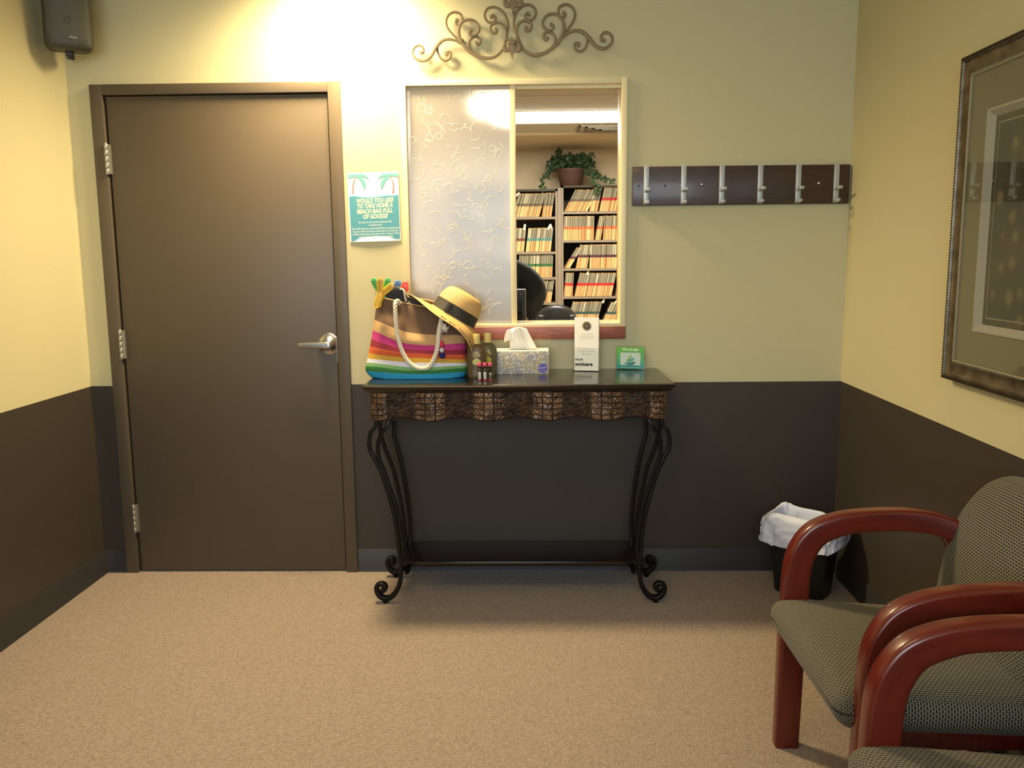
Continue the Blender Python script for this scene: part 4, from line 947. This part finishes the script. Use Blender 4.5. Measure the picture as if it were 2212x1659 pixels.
lt('for the patients of', .003, .152, .0062, 'grey_ink', shear=.2); lt('Family Restorative and', .0, .1435, .0062, 'grey_ink', shear=.2); lt('dentistry and specialties', .0, .135, .0062, 'grey_ink', shear=.2)
lt('Preventive Aesthetic Dentistry', 0, .0925, .0056, 'grey_ink', shear=.15, sx=1.05); lt('Cosmetic Dentistry', 0, .082, .0098, 'grey_ink', sx=.97); lt('that Lasts', 0, .070, .0098, 'grey_ink')
lt('PHILIPS', -.047, .045, .0118, 'black_ink', 'LEFT', .0004, sx=.86); lt('sonicare', -.0475, .0265, .0205, 'black_ink', 'LEFT', .0009, sx=1.05); lt('the sonic toothbrush', -.047, .0125, .0036, 'grey_ink', 'LEFT')
M['brz'] = mat('bronze_emblem', (128, 112, 82), .45); M['brz_d'] = mat('bronze_emblem_dark', (60, 50, 36), .5)
mb = MB(); mb.lathe([(0, 0), (.0185, 0), (.0185, .0004), (0, .0004)], 36, c=(.001, Y-.0001, .1855), axis='Y'); mb.m = 1; mb.lathe([(0, .0005), (.012, .0005), (.012, .0008), (0, .0008)], 30, c=(.001, Y-.0001, .1855), axis='Y'); mb.m = 0
mb.prism([(.001+(.0095 if k % 2 == 0 else .0048)*math.cos(k*PI/4), .1855+(.0095 if k % 2 == 0 else .0048)*math.sin(k*PI/4)) for k in range(8)], lambda u, v, w: (u, Y-.0010-w, v), .0004)
build('emblem', mb, ['brz', 'brz_d'], sh, world=False)

# green card sign
cs = thing('card_sign', 'small green and teal payment card sign in clear acrylic stand', 'sign', (2.158, -.055, .9))
mb = MB(); mb.box(-.061, .061, .004, .006, 0, .102); mb.box(-.061, .061, -.004, -.002, .003, .102); mb.box(-.066, .064, -.012, .020, 0, .003); mb.box(.059, .061, -.004, .006, .003, .102); build('acrylic_stand', mb, 'clear', cs, world=False)
cs.rotation_euler = (0, 0, math.radians(-15))
def grad():
    m = mat('green_teal_print', (104, 190, 84), .5); nt = m.node_tree; b = nt.nodes['Principled BSDF']; L = nt.links.new
    tc = nd(nt, 'ShaderNodeTexCoord'); sx = nd(nt, 'ShaderNodeSeparateXYZ'); L(tc.outputs['Object'], sx.inputs[0]); mr = nd(nt, 'ShaderNodeMapRange'); mr.inputs[1].default_value = .003; mr.inputs[2].default_value = .098; L(sx.outputs[2], mr.inputs[0])
    r = nd(nt, 'ShaderNodeValToRGB'); e = r.color_ramp.elements; e[0].color = lin((34, 148, 138))+(1,); e[0].position = .1; e[1].color = lin((104, 184, 78))+(1,); e[1].position = .85; e.new(.5).color = lin((92, 178, 112))+(1,); L(mr.outputs[0], r.inputs[0]); L(r.outputs[0], b.inputs['Base Color']); return m
M['grad'] = grad(); M['cardgrey'] = mat('pale_card', (188, 206, 196), .4); M['sail1'] = mat('sail_light_green', (132, 176, 104), .5); M['sail2'] = mat('sail_teal', (76, 156, 152), .5); M['sail3'] = mat('sail_dark_teal', (38, 112, 112), .5)
mb = MB(); mb.box(-.057, .057, -.0015, .003, .004, .095); ins = build('printed_insert', mb, 'grad', cs, world=False); ORG[ins.name] = Vector((0, 0, 0))
text('lettering', 'We Accept', .0145, facing(0, -.0022, .0855), 'paper', ins, world=False, thick=.0003); text('lettering', 'Health, wellness and personal care credit card', .0045, facing(0, -.0022, .0105), 'paper', ins, world=False)
mb = MB(); mb.prism(rrect(.084, .053, .003, 3), lambda u, v, w: (u, -.0018-w, v+.046), .0004); build('printed_card', mb, 'cardgrey', ins, world=False)
text('lettering', 'carecredit', .0048, facing(-.024, -.0026, .067), 'hinge', ins, world=False)
for m, pts in (('sail1', [(-.018, .035), (-.010, .050), (.001, .063), (.004, .055), (.0, .046), (-.008, .039)]), ('sail2', [(-.022, .031), (-.006, .040), (.012, .052), (.014, .044), (.006, .037), (-.006, .033)]), ('sail3', [(-.030, .028), (-.01, .029), (.012, .034), (.020, .036), (.019, .029), (.012, .023), (-.002, .0205), (-.016, .023)])):
    q = cr([(a, b, 0) for a, b in pts+[pts[0]]], 4)[:-1]; mb = MB(); mb.prism([(p.x, p.y) for p in q], lambda u, v, w: (u, -.0024-w, v), .0003); build('sail_emblem', mb, m, ins, world=False)

# ================================================================== chairs
def make_chair(label):
    """origin on the floor under the seat, the chair faces -X"""
    t = thing('waiting_room_chair', label, 'chair', (0, 0, 0), 'waiting room armchairs along the right wall')
    HW_ = .275
    armc = [(-.266, .30), (-.263, .42), (-.258, .52), (-.244, .575), (-.210, .622), (-.150, .648), (-.09, .658), (0, .662), (.05, .661), (.10, .655), (.15, .64)]
    for sd in (-1, 1):
        y = sd*HW_
        mb = MB(); mb.sweep([(x, y, z) for x, z in ((-.270, .002), (-.268, .15), (-.266, .30))], rrect(.072, .046, .012, 4), up=(0, 1, 0), scale=lambda q: (.93+.07*q, 1)); lo = build('leg', mb, 'cherry', t, world=False)
        mb = MB(); P = cr([(x, y - sd*.028*max(0, (x+.05)/.2)**2 if x > -.05 else y, z) for x, z in armc], 8)
        def sc(q): return (1.0 if q < .3 else 1.0-.16*min(1, (q-.3)/.25), 1.0+.14*math.sin(PI*q))
        mb.sweep(P, rrect(.072, .046, .012, 4), up=(0, 1, 0), scale=sc); build('armrest', mb, 'cherry', t, world=False)
        mb = MB(); mb.sweep(cr([(.13, y*.93, .655), (.175, y*.93, .56), (.19, y*.93, .42), (.215, y*.93, .2), (.25, y*.93, .004)], 6), rrect(.05, .04, .008, 3), up=(0, 1, 0)); build('leg', mb, 'cherry', t, world=False)
        mb = MB(); mb.box(-.235, .20, y-sd*.04-.01, y-sd*.04+.01, .30, .355, bev=.004); build('seat_rail', mb, 'cherry', t, world=False)
    mb = MB()
    def seatf(x, y, z):
        k = (x+.25)/.5      # 0 front .. 1 back
        z2 = z + .012*(1-(y/.27)**2)*(1 if z > 0 else 0) - .030*k
        if k < .25 and z > 0: z2 -= .012*(1-k/.25)**2
        y2 = y*(1.0 if k < .2 else 1-.07*(k-.2))
        return (x + (.018*(1-z2/.05)*.4 if k < .1 else 0), y2, z2)
    mb.rbox((-.092, 0, .402), (.50, .545, .098), .040, k=6, n=10, fn=seatf)
    build('seat', mb, 'weave', t, world=False, sharp=180)
    mb = MB()
    def backf(x, y, z):
        hw = .245; r = .19; zz = z-(.22-r); yy = abs(y)
        s_ = 1.0
        if zz > 0: s_ = 1-.30*(zz/r)**2.4
        yy = y*s_*(1+.05*math.sin(PI*(z+.2)/.4))
        return (x + .27*(z+.2) + .015*(y/.25)**2 - .018*math.cos(PI*z/.44)*(1 if x < 0 else .3), yy, z - .02*(y/.25)**2*max(0, min(1, (z+.05)/.25))**2)
    mb.rbox((.125, 0, .615), (.075, .52, .42), .034, k=6, n=12, fn=backf)
    build('backrest', mb, 'weave', t, world=False, sharp=180)
    return t
ch1 = make_chair('grey green woven waiting chair with cherry wood arms, the one nearest the wastebasket')
ch1.location = (2.722, -1.642, 0)
ch2 = dup(ch1, (2.672, -2.352, 0), 'grey green woven chair with cherry wood arms, nearest the camera, mostly outside the picture')

# ================================================================== wastebasket
wb = thing('wastebasket', 'black plastic wastebasket standing in the corner behind the armchair', 'wastebasket', (2.852, -.240, 0))
WRZ = math.radians(-38)
def rect_loop(w, d, r, n=6):
    return rrect(w, d, r, n)
mb = MB()
lev = [(.20, .13, .0), (.205, .135, .004), (.262, .182, .30), (.270, .190, .302), (.270, .190, .312), (.256, .176, .312), (.20, .130, .008)]
LN = 28; PP = []
for w, d, z in lev:
    for x, y in rrect(w, d, .035, 6): PP.append((x, y, z))
F = [(i*LN+j, i*LN+(j+1) % LN, (i+1)*LN+(j+1) % LN, (i+1)*LN+j) for i in range(len(lev)-1) for j in range(LN)] + [tuple(range(LN)), tuple((len(lev)-1)*LN+j for j in range(LN))]
mb.add(PP, F); build('bin_body', mb, 'black', wb, world=False); wb.rotation_euler = (0, 0, WRZ)
ln = thing('bin_liner', 'white plastic liner bag folded over the rim of the wastebasket', 'liner', (2.852, -.240, .19)); ln.rotation_euler = (0, 0, WRZ)
M['liner'] = mat('white_translucent_liner', (212, 220, 240), .4); M['liner'].node_tree.nodes['Principled BSDF'].inputs['Subsurface Weight'].default_value = .15
rb = random.Random(2); NB = 120; ring = []
base = [(math.copysign(abs(math.cos(2*PI*i/NB))**.45, math.cos(2*PI*i/NB))*.5, math.copysign(abs(math.sin(2*PI*i/NB))**.45, math.sin(2*PI*i/NB))*.5) for i in range(NB)]
NZ2 = [[rb.uniform(-1, 1) for _ in range(32)] for _ in range(32)]
def linf(u, v):
    i = int(round(u*NB)) % NB; bx, by = base[i]; a = u*2*PI
    cr1 = math.sin(a*11+1)*.5+math.sin(a*19+2)*.3+math.sin(a*31)*.3; cr2 = vnoise(u*40, v*9); cr3 = vnoise(u*16+5, v*5+3)+.5*vnoise(u*70+v*20, v*26-u*30)
    # v 0 = hem outside, .55 = rim, 1 = inside bottom
    if v < .5:
        k = v/.5; out = .016+.010*(1-k)+.006*cr1*(1-k)+.008*cr2*math.sin(PI*k)+.004*cr3; z = (.205+.022*math.sin(a+2.2)+.012*math.sin(a*2+.5)+.006*cr1)*(1-k)+(.322)*k+.006*cr3
        w, d = .270+2*out, .190+2*out
    elif v < .6:
        k = (v-.5)/.1; z = .322+.007*math.sin(PI*k)+.004*cr3; w = .282-.032*k+.004*cr2; d = .202-.032*k+.004*cr2
    else:
        k = (v-.6)/.4; z = .318-.22*k+.006*cr3; w = (.250-.07*k)+.012*cr2-.012*k*cr1; d = (.170-.055*k)+.012*cr2-.01*k*cr1
    z += .010*math.sin(a*3+.7)*math.exp(-((v-.55)/.2)**2) 
    return (bx*w, by*d, z-.19)
mb = MB(); mb.grid(linf, NB, 44, closeu=True); o = build('liner_film', mb, 'liner', ln, world=False, sharp=180)
# ================================================================== the office: shelves of patient files
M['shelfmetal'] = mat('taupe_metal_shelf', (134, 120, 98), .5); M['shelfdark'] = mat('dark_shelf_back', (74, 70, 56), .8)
SY = 4.60
def shelving(label, x0, x1, top, zs, loc):
    t = thing('file_shelf', label, 'shelf', loc)
    for x in (x0, x1-.02):
        mb = MB(); mb.box(x, x+.02, SY, SY+.40, 0, top); build('side_panel', mb, 'shelfmetal', t)
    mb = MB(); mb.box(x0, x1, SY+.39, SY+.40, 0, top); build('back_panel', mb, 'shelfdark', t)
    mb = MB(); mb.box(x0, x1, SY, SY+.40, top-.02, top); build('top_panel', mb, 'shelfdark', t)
    for z in zs: mb = MB(); mb.box(x0+.02, x1-.02, SY+.001, SY+.39, z-.022, z); build('shelf_board', mb, 'shelfmetal', t)
    return t
KX = (SY+3.645)/(4.8+3.645)
zR = [1.78, 1.515, 1.25, .985, .715, .45, .18]; zL = [1.735, 1.41, 1.17, .93, .66, .40, .14]
shelving('taupe metal filing shelf unit under the potted ivy, right of the post', 2.048, 3.0, 2.02, zR, (2.5, SY, 0))
shelving('taupe metal filing shelf unit left of the post, top darker and lower', 1.05, 2.012, 1.99, zL, (1.5, SY, 0))
mb = MB(); mb.box(2.014, 2.046, SY-.01, SY+.3, 0, 2.0); pst = build('shelf_post', mb, 'shelfmetal', None, loc=(2.03, SY, 0)); tag(pst, 'narrow taupe metal post between the two filing shelf units', 'post')
M['tabgrey'] = mat('grey_file_label', (172, 164, 134), .6)
FH, FD = .224, .26
BANDS = {'brown': (98, 86, 66), 'red': (196, 42, 34), 'teal': (86, 142, 132), 'maroon': (120, 56, 46), 'green': (46, 104, 52), 'olive': (108, 100, 78), 'orange': (226, 106, 52), 'plum': (84, 42, 50), 'crimson': (206, 40, 40), 'dark teal': (62, 92, 84)}
def mani():
    m = mat('manila_card', (222, 180, 116), .8); nt = m.node_tree; b = nt.nodes['Principled BSDF']; L = nt.links.new
    oi = nd(nt, 'ShaderNodeObjectInfo'); r = nd(nt, 'ShaderNodeValToRGB'); r.color_ramp.elements[0].color = lin((190, 142, 86))+(1,); r.color_ramp.elements[1].color = lin((236, 198, 134))+(1,); L(oi.outputs['Random'], r.inputs[0]); L(r.outputs[0], b.inputs['Base Color']); return m
def tabm():
    m = mat('file_tab', (150, 142, 112), .7); nt = m.node_tree; b = nt.nodes['Principled BSDF']; L = nt.links.new
    oi = nd(nt, 'ShaderNodeObjectInfo'); r = nd(nt, 'ShaderNodeValToRGB'); e = r.color_ramp.elements; e[0].color = lin((128, 122, 98))+(1,); e[1].color = lin((206, 196, 160))+(1,); e.new(.7).color = lin((150, 142, 114))+(1,); L(oi.outputs['Random'], r.inputs[0]); L(r.outputs[0], b.inputs['Base Color']); return m
M['manila'] = mani(); M['tabm'] = tabm()
FM = {}
def folder_mesh(band, var):
    k = (band, var)
    if k in FM: return FM[k]
    if 'fb_'+band not in M: M['fb_'+band] = mat('file_band_'+band.replace(' ', '_'), BANDS[band], .6)
    th = (.0125, .0145, .0105)[var]; h = FH*(1, .985, 1.01)[var]
    mb = MB()
    # origin: bottom right front corner, the folder leans about it
    for z0, z1, m in ((0, .40, 0), (.40, .455, 3), (.455, .57, 2), (.57, .97, 1), (.97, 1.0, 0)):
        mb.m = m; a = .0 if m in (0, 3) else .0015
        mb.box(-th+a*.3, -th*.53, a*.4, FD, z0*h, z1*h); k2 = .975 if var != 1 else 1.012
        mb.box(-th*.45, 0, a*.4+.0015, FD, z0*h*k2, z1*h*k2)
    mb.m = 0; mb.box(-th*.52-.0004, -th*.46+.0004, .012, FD, 0, h*.96)
    me_o = build('file_folder', mb, ['manila', 'tabm', 'fb_'+band, 'manila'], None, loc=(0, 0, 0)); FM[k] = me_o.data; bpy.data.objects.remove(me_o); return FM[k]
rf = random.Random(21); NF = [0]
def row(unit, z, segs, where):
    for (x0, x1, lean, band) in segs:
        a = math.radians(lean); x = x0+.014/math.cos(a); var = 0
        while x < x1:
            var = rf.choice((0, 0, 1, 2)); th = (.0125, .0145, .0105)[var]
            o = bpy.data.objects.new('file_folder', folder_mesh(band, var)); COL.objects.link(o)
            o.location = (x, SY+.012+rf.uniform(0, .012), z+.0006+ (0 if lean >= 0 else 0)); o.rotation_euler = (0, a, 0)
            tag(o, 'manila patient folder with %s band, %s' % (band, where), 'folder', 'patient folders with %s bands, %s' % (band, where)); NF[0] += 1
            x += (th+.0022)/math.cos(a)
R0, R1 = 2.075, 2.66
row('R', zR[0], [(2.075, 2.30, 27, 'brown'), (2.31, 2.39, 12, 'olive'), (2.405, R1, 12, 'red')], 'top shelf under the ivy')
row('R', zR[1], [(2.07, 2.355, 2, 'orange'), (2.372, 2.43, 10, 'orange'), (2.442, R1, 3, 'orange')], 'second shelf under the ivy')
row('R', zR[2], [(2.075, 2.13, 31, 'plum'), (2.185, 2.30, 10, 'plum'), (2.315, R1, 2, 'plum')], 'third shelf under the ivy')
row('R', zR[3], [(2.07, 2.16, 4, 'crimson'), (2.175, 2.53, 12, 'crimson'), (2.57, R1, 16, 'maroon')], 'fourth shelf under the ivy')
row('R', zR[4], [(2.10, 2.40, 14, 'dark teal'), (2.44, R1, 22, 'dark teal')], 'fifth shelf under the ivy')
L0, L1 = 1.60, 1.985
row('L', zL[0], [(1.585, 1.85, 16, 'brown'), (1.865, 1.96, 9, 'olive')], 'top shelf of the left unit')
row('L', zL[1], [(1.60, 1.70, 6, 'maroon'), (1.71, 1.955, 7, 'teal')], 'second shelf of the left unit')
row('L', zL[2], [(1.64, 1.97, 3, 'green')], 'third shelf of the left unit')
row('L', zL[3], [(1.74, 1.96, 9, 'olive')], 'fourth shelf of the left unit')
print('folders', NF[0])
M['slip'] = mat('white_slip', (226, 220, 196), .8)
for i, (x, z, a) in enumerate(((1.93, zL[1]+FH, .5), (1.955, zL[1]+FH, -.4), (1.70, zL[1]+FH, .2), (2.56, zR[4]+FH-.02, .7), (2.45, zR[4]+FH, .3), (2.30, zR[3]+FH, .4), (1.63, zL[0]+FH-.02, .9))):
    mb = MB(); mb.box(-.010, .010, -.0005, .0005, -.02, .035); o = build('paper_slip', mb, 'slip', None); o.location = (x, SY+.02, z); o.rotation_euler = (.1, a, .3)
    tag(o, 'loose white paper slip sticking up above the patient folders', 'paper slip', 'paper slips above the patient folders')

# potted ivy on the right unit
iv = thing('potted_ivy', 'trailing green ivy in brown pot on top of the filing shelf', 'plant', (2.145, SY+.15, 2.0215))
M['pot'] = mat('brown_plastic_pot', (84, 58, 48), .6); M['ivy'] = mat('ivy_leaf', (70, 96, 62), .55, c2=(48, 70, 44), vs=14)
mb = MB(); mb.lathe([(0, 0), (.095, 0), (.10, .004), (.133, .135), (.140, .137), (.140, .160), (.128, .160), (.125, .14), (0, .135)], 32); build('pot', mb, 'pot', iv, world=False)
ri = random.Random(4); mb = MB(); lf_ = MB()
def leaf(p, s, d):
    n = Vector((ri.uniform(-.6, .6), ri.uniform(-1, -.2), ri.uniform(-.2, .8))).normalized(); e = Vector(d) - n*Vector(d).dot(n); e = e.normalized() if e.length > .01 else n.orthogonal().normalized(); g = n.cross(e)
    pts = [(0, 0), (.25, .42), (.55, .30), (.62, .10), (1, 0), (.62, -.10), (.55, -.30), (.25, -.42)]
    lf_.add([Vector(p)+e*a*s+g*b*s+n*(.12*s*abs(b)) for a, b in pts], [(0, 7, 4, 1), (1, 4, 3, 2), (7, 6, 5, 4)])
def vine(pts):
    P = cr(pts, 6); mb.tube(P, .0022, 5)
    for i, p in enumerate(P):
        for k in range(2):
            d = Vector((ri.uniform(-1, 1), ri.uniform(-.6, .3), ri.uniform(-.8, .8))); leaf(p+d*.01, ri.uniform(.026, .045), d)
for k in range(60):
    a = ri.uniform(0, 2*PI); r = ri.uniform(.02, .12); h = ri.uniform(.06, .13); c, s_ = math.cos(a), math.sin(a)
    vine([(c*r*.5, s_*r*.5, .13), (c*r, s_*r, .16+h*.6), (c*(r+.05), s_*(r+.04), .15+h), (c*(r+.09), s_*(r+.06), .13+h*.75)])
for pts in ([(-.08, -.06, .2), (-.17, -.09, .22), (-.22, -.1, .12), (-.27, -.12, .02), (-.26, -.13, -.04)], [(-.05, -.05, .2), (-.15, -.07, .26), (-.12, -.07, .31), (-.10, -.07, .33)], [(-.1, -.05, .18), (-.19, -.08, .16), (-.24, -.1, .06)],
            [(.08, -.06, .2), (.17, -.09, .19), (.23, -.11, .10), (.31, -.14, .05), (.40, -.16, .03)], [(.08, -.06, .2), (.15, -.08, .12), (.2, -.19, .04), (.24, -.19, -.04), (.23, -.19, -.08)], [(.05, -.03, .2), (.13, -.05, .27), (.20, -.06, .27)], [(.1, -.05, .17), (.2, -.1, .13), (.27, -.12, .07)]): vine(pts)
build('stems', mb, 'ivy', iv, world=False); fo = build('foliage', lf_, 'ivy', iv, world=False, merge=False, sharp=180)

# office chair
oc = thing('office_chair', 'black padded office chair seen through the hatch before the filing shelves', 'chair', (1.965, 3.72, 0))
M['leather'] = mat('black_leather', (34, 33, 32), .38, bump=.3, bs=60)
mb = MB(); mb.rbox((0, -.18, .72), (.41, .08, .52), .05, k=5, n=8, fn=lambda x, y, z: (x*(1-.32*max(0, z/.26)**3), y+.06*(x/.2)**2, z-.05*(abs(x)/.2)**2.2*(1 if z > 0 else 0))); build('backrest', mb, 'leather', oc, world=False, sharp=180)
for sx in (-1, 1):
    mb = MB(); mb.rbox((sx*.13, -.205, .72), (.06, .04, .34), .02, k=3, n=4, fn=lambda x, y, z: (x, y+.05*(0), z)); build('side_bolster', mb, 'leather', oc, world=False)
mb = MB(); mb.rbox((0, .06, .47), (.50, .48, .10), .045, k=4, n=4); build('seat', mb, 'leather', oc, world=False)
mb = MB(); mb.tube([(0, .05, .08), (0, .05, .43)], .028, 12); build('gas_column', mb, 'black', oc, world=False)
for k in range(5):
    a = 2*PI*k/5+.3; mb = MB(); mb.sweep([(0, .05, .10), (.29*math.cos(a), .05+.29*math.sin(a), .065)], rrect(.04, .03, .008, 2)); b_ = build('base_leg', mb, 'black', oc, world=False); ORG[b_.name] = Vector((0, 0, 0))
    mb = MB(); mb.lathe([(0, -.012), (.026, -.012), (.028, 0), (.026, .012), (0, .012)], 14, c=(.29*math.cos(a), .05+.29*math.sin(a), .0285), axis='Y'); build('caster', mb, 'black', b_, world=False)
# counter and monitor just inside the hatch
M['laminate'] = mat('grey_beige_laminate', (150, 138, 112), .5)
dk = thing('reception_desk', 'grey beige laminate reception desk inside the office under the hatch', 'desk', (1.5, .55, 0))
mb = MB(); mb.box(.5, 2.9, .16, .95, .72, .755, bev=.004); build('desktop', mb, 'laminate', dk)
for x in (.5, 1.9, 2.87): mb = MB(); mb.box(x, x+.03, .2, .9, 0, .7205); build('side_panel', mb, 'laminate', dk)
mn = thing('computer_monitor', 'dark computer monitor with silver edge, left of the chair behind the hatch', 'monitor', (1.44, .5, .755))
mb = MB(); mb.box(1.155, 1.721, .49, .535, .875, 1.219, bev=.006); build('housing', mb, mat('silver_plastic', (140, 138, 130), .35, .6), mn)
mb = MB(); mb.box(1.160, 1.717, .4862, .4895, .879, 1.2155, bev=.001); build('bezel', mb, 'black', mn)
mb = MB(); mb.box(1.175, 1.703, .4845, .4865, .90, 1.203); build('screen', mb, 'gloss_black', mn)
mb = MB(); mb.box(1.40, 1.48, .52, .55, .76, 1.0); mb.box(1.32, 1.56, .43, .62, .7555, .768, bev=.004); build('stand', mb, 'black', mn)

# person at work in the office
M['knit'] = mat('dark_knit', (50, 54, 54), .9, bump=.9, bs=90, bd=.004); M['shirt'] = mat('grey_green_shirt', (70, 76, 66), .9, bump=.5, bs=60); M['skin'] = mat('skin', (214, 166, 134), .55); M['hair'] = mat('dark_brown_hair', (46, 34, 26), .6, bump=1, bs=200, stretch=(6, 6, 1)); M['trouser'] = mat('dark_trousers', (38, 40, 48), .85)
pr = thing('person', 'person in dark knit sweater bending over the desk, half hidden by the frosted pane', 'person', (1.50, 1.72, 0))
def skin(name, chains, m, parent, sub=2):
    """chains: list of [(pos, radius), ...]; chains share joints given as equal positions; first vertex of the first chain is the root"""
    vs, rs_, es, idx = [], [], [], {}
    for ch in chains:
        prev = None
        for p, r in ch:
            k = tuple(round(c, 4) for c in p)
            if k not in idx: idx[k] = len(vs); vs.append(p); rs_.append(r)
            if prev is not None: es.append((prev, idx[k]))
            prev = idx[k]
    me = bpy.data.meshes.new(name); me.from_pydata(vs, es, []); o = bpy.data.objects.new(name, me); COL.objects.link(o); o.parent = parent
    md = o.modifiers.new('skin', 'SKIN'); md.use_smooth_shade = True; md.branch_smoothing = .6
    for i, r in enumerate(rs_):
        s = me.skin_vertices[0].data[i]; s.radius = r if isinstance(r, tuple) else (r, r); s.use_root = (i == 0)
    sb = o.modifiers.new('sub', 'SUBSURF'); sb.levels = sub; sb.render_levels = sub
    me.materials.append(M[m]); return o
hip = (.06, .02, .95); ch_ = (.02, 0, 1.12); sh_ = (-.01, -.02, 1.30); nk = (-.06, -.04, 1.40); hd = (-.10, -.06, 1.49); hdt = (-.12, -.07, 1.58)
RS, RE, RW, RH = (.215, -.02, 1.285), (.275, -.06, 1.13), (.20, -.30, .99), (.16, -.40, .95)
LS, LE, LW, LH = (-.19, -.05, 1.28), (-.28, -.14, 1.05), (-.20, -.42, .93), (-.18, -.52, .90)
legs = [[(hip, (.12, .10)), ((.14, .0, .84), .095), ((.15, .03, .50), .06), ((.15, .06, .10), .045), ((.15, -.04, .04), .04), ((.15, -.12, .03), .03)], [(hip, (.12, .10)), ((-.06, .0, .84), .095), ((-.06, -.02, .50), .06), ((-.06, .04, .10), .045), ((-.06, -.05, .04), .04), ((-.06, -.13, .03), .03)]]
body = [[(hip, (.12, .10)), (ch_, (.11, .09)), (sh_, (.085, .075)), (nk, .048), ((-.085, -.05, 1.455), .07), (hd, (.082, .09)), (hdt, .062)],
        [(sh_, (.085, .075)), (RS, .05), (RE, .042), (RW, .03), (RH, .035)], [(sh_, (.085, .075)), (LS, .05), (LE, .042), (LW, .028), (LH, .035)]] + legs
for sgn, W0, H0 in ((1, RW, RH), (-1, LW, LH)):
    hv = Vector(H0); dv = (hv-Vector(W0)).normalized(); sdv = Vector((dv.y, -dv.x, 0)).normalized()
    for k, L in enumerate((.055, .072, .078, .07)):
        q = hv+sdv*(k-1.5)*.02+dv*.03; body.append([(H0, .035), (tuple(q), .010), (tuple(q+dv*L*.5+Vector((0, 0, -.008))), .009), (tuple(q+dv*L+Vector((0, 0, -.028))), .007)])
    q = hv-sdv*.035; body.append([(H0, .035), (tuple(q), .012), (tuple(q+dv*.035-sdv*.012), .009)])
skin('body', body, 'skin', pr)
skin('sweater', [[(hip, (.165, .14)), (ch_, (.175, .14)), (sh_, (.16, .125)), ((-.045, -.03, 1.385), .085)], [(sh_, (.16, .125)), (RS, .098), ((.262, -.04, 1.20), .088), (RE, .082), ((.202, -.295, .993), .046)], [(sh_, (.16, .125)), (LS, .095), (LE, .075), ((-.202, -.41, .932), .045)]], 'knit', pr)
skin('trousers', [[((.06, .02, .93), (.15, .13)), ((.14, .0, .84), .11), ((.15, .03, .50), .075), ((.15, .06, .10), .062)], [((.06, .02, .93), (.15, .13)), ((-.06, .0, .84), .11), ((-.06, -.02, .50), .075), ((-.06, .04, .10), .062)]], 'trouser', pr)
mb = MB(); mb.sphere((-.115, -.045, 1.535), (.105, .112, .115), 20, 14); mb.rbox((-.10, .03, 1.47), (.15, .06, .14), .03); build('hair', mb, 'hair', pr, world=False)
mb = MB()
for e in (-.035, .035): mb.sphere((-.11+e, -.145, 1.50), (.012, .008, .008), 10, 6)
mb.sphere((-.11, -.158, 1.475), (.012, .018, .02), 10, 6); build('face_features', mb, 'skin', pr, world=False)
mb = MB(); mb.sphere((-.11, -.145, 1.445), (.022, .008, .006), 10, 6); build('mouth', mb, mat('lips', (170, 96, 86), .5), pr, world=False)
mb = MB(); mb.sweep(cr([(.02, -.13, 1.33), (.06, -.145, 1.26), (.09, -.15, 1.18), (.10, -.15, 1.10)], 5), rrect(.09, .012, .004, 2), up=(0, 1, 0)); build('shirt_front', mb, 'shirt', pr, world=False)
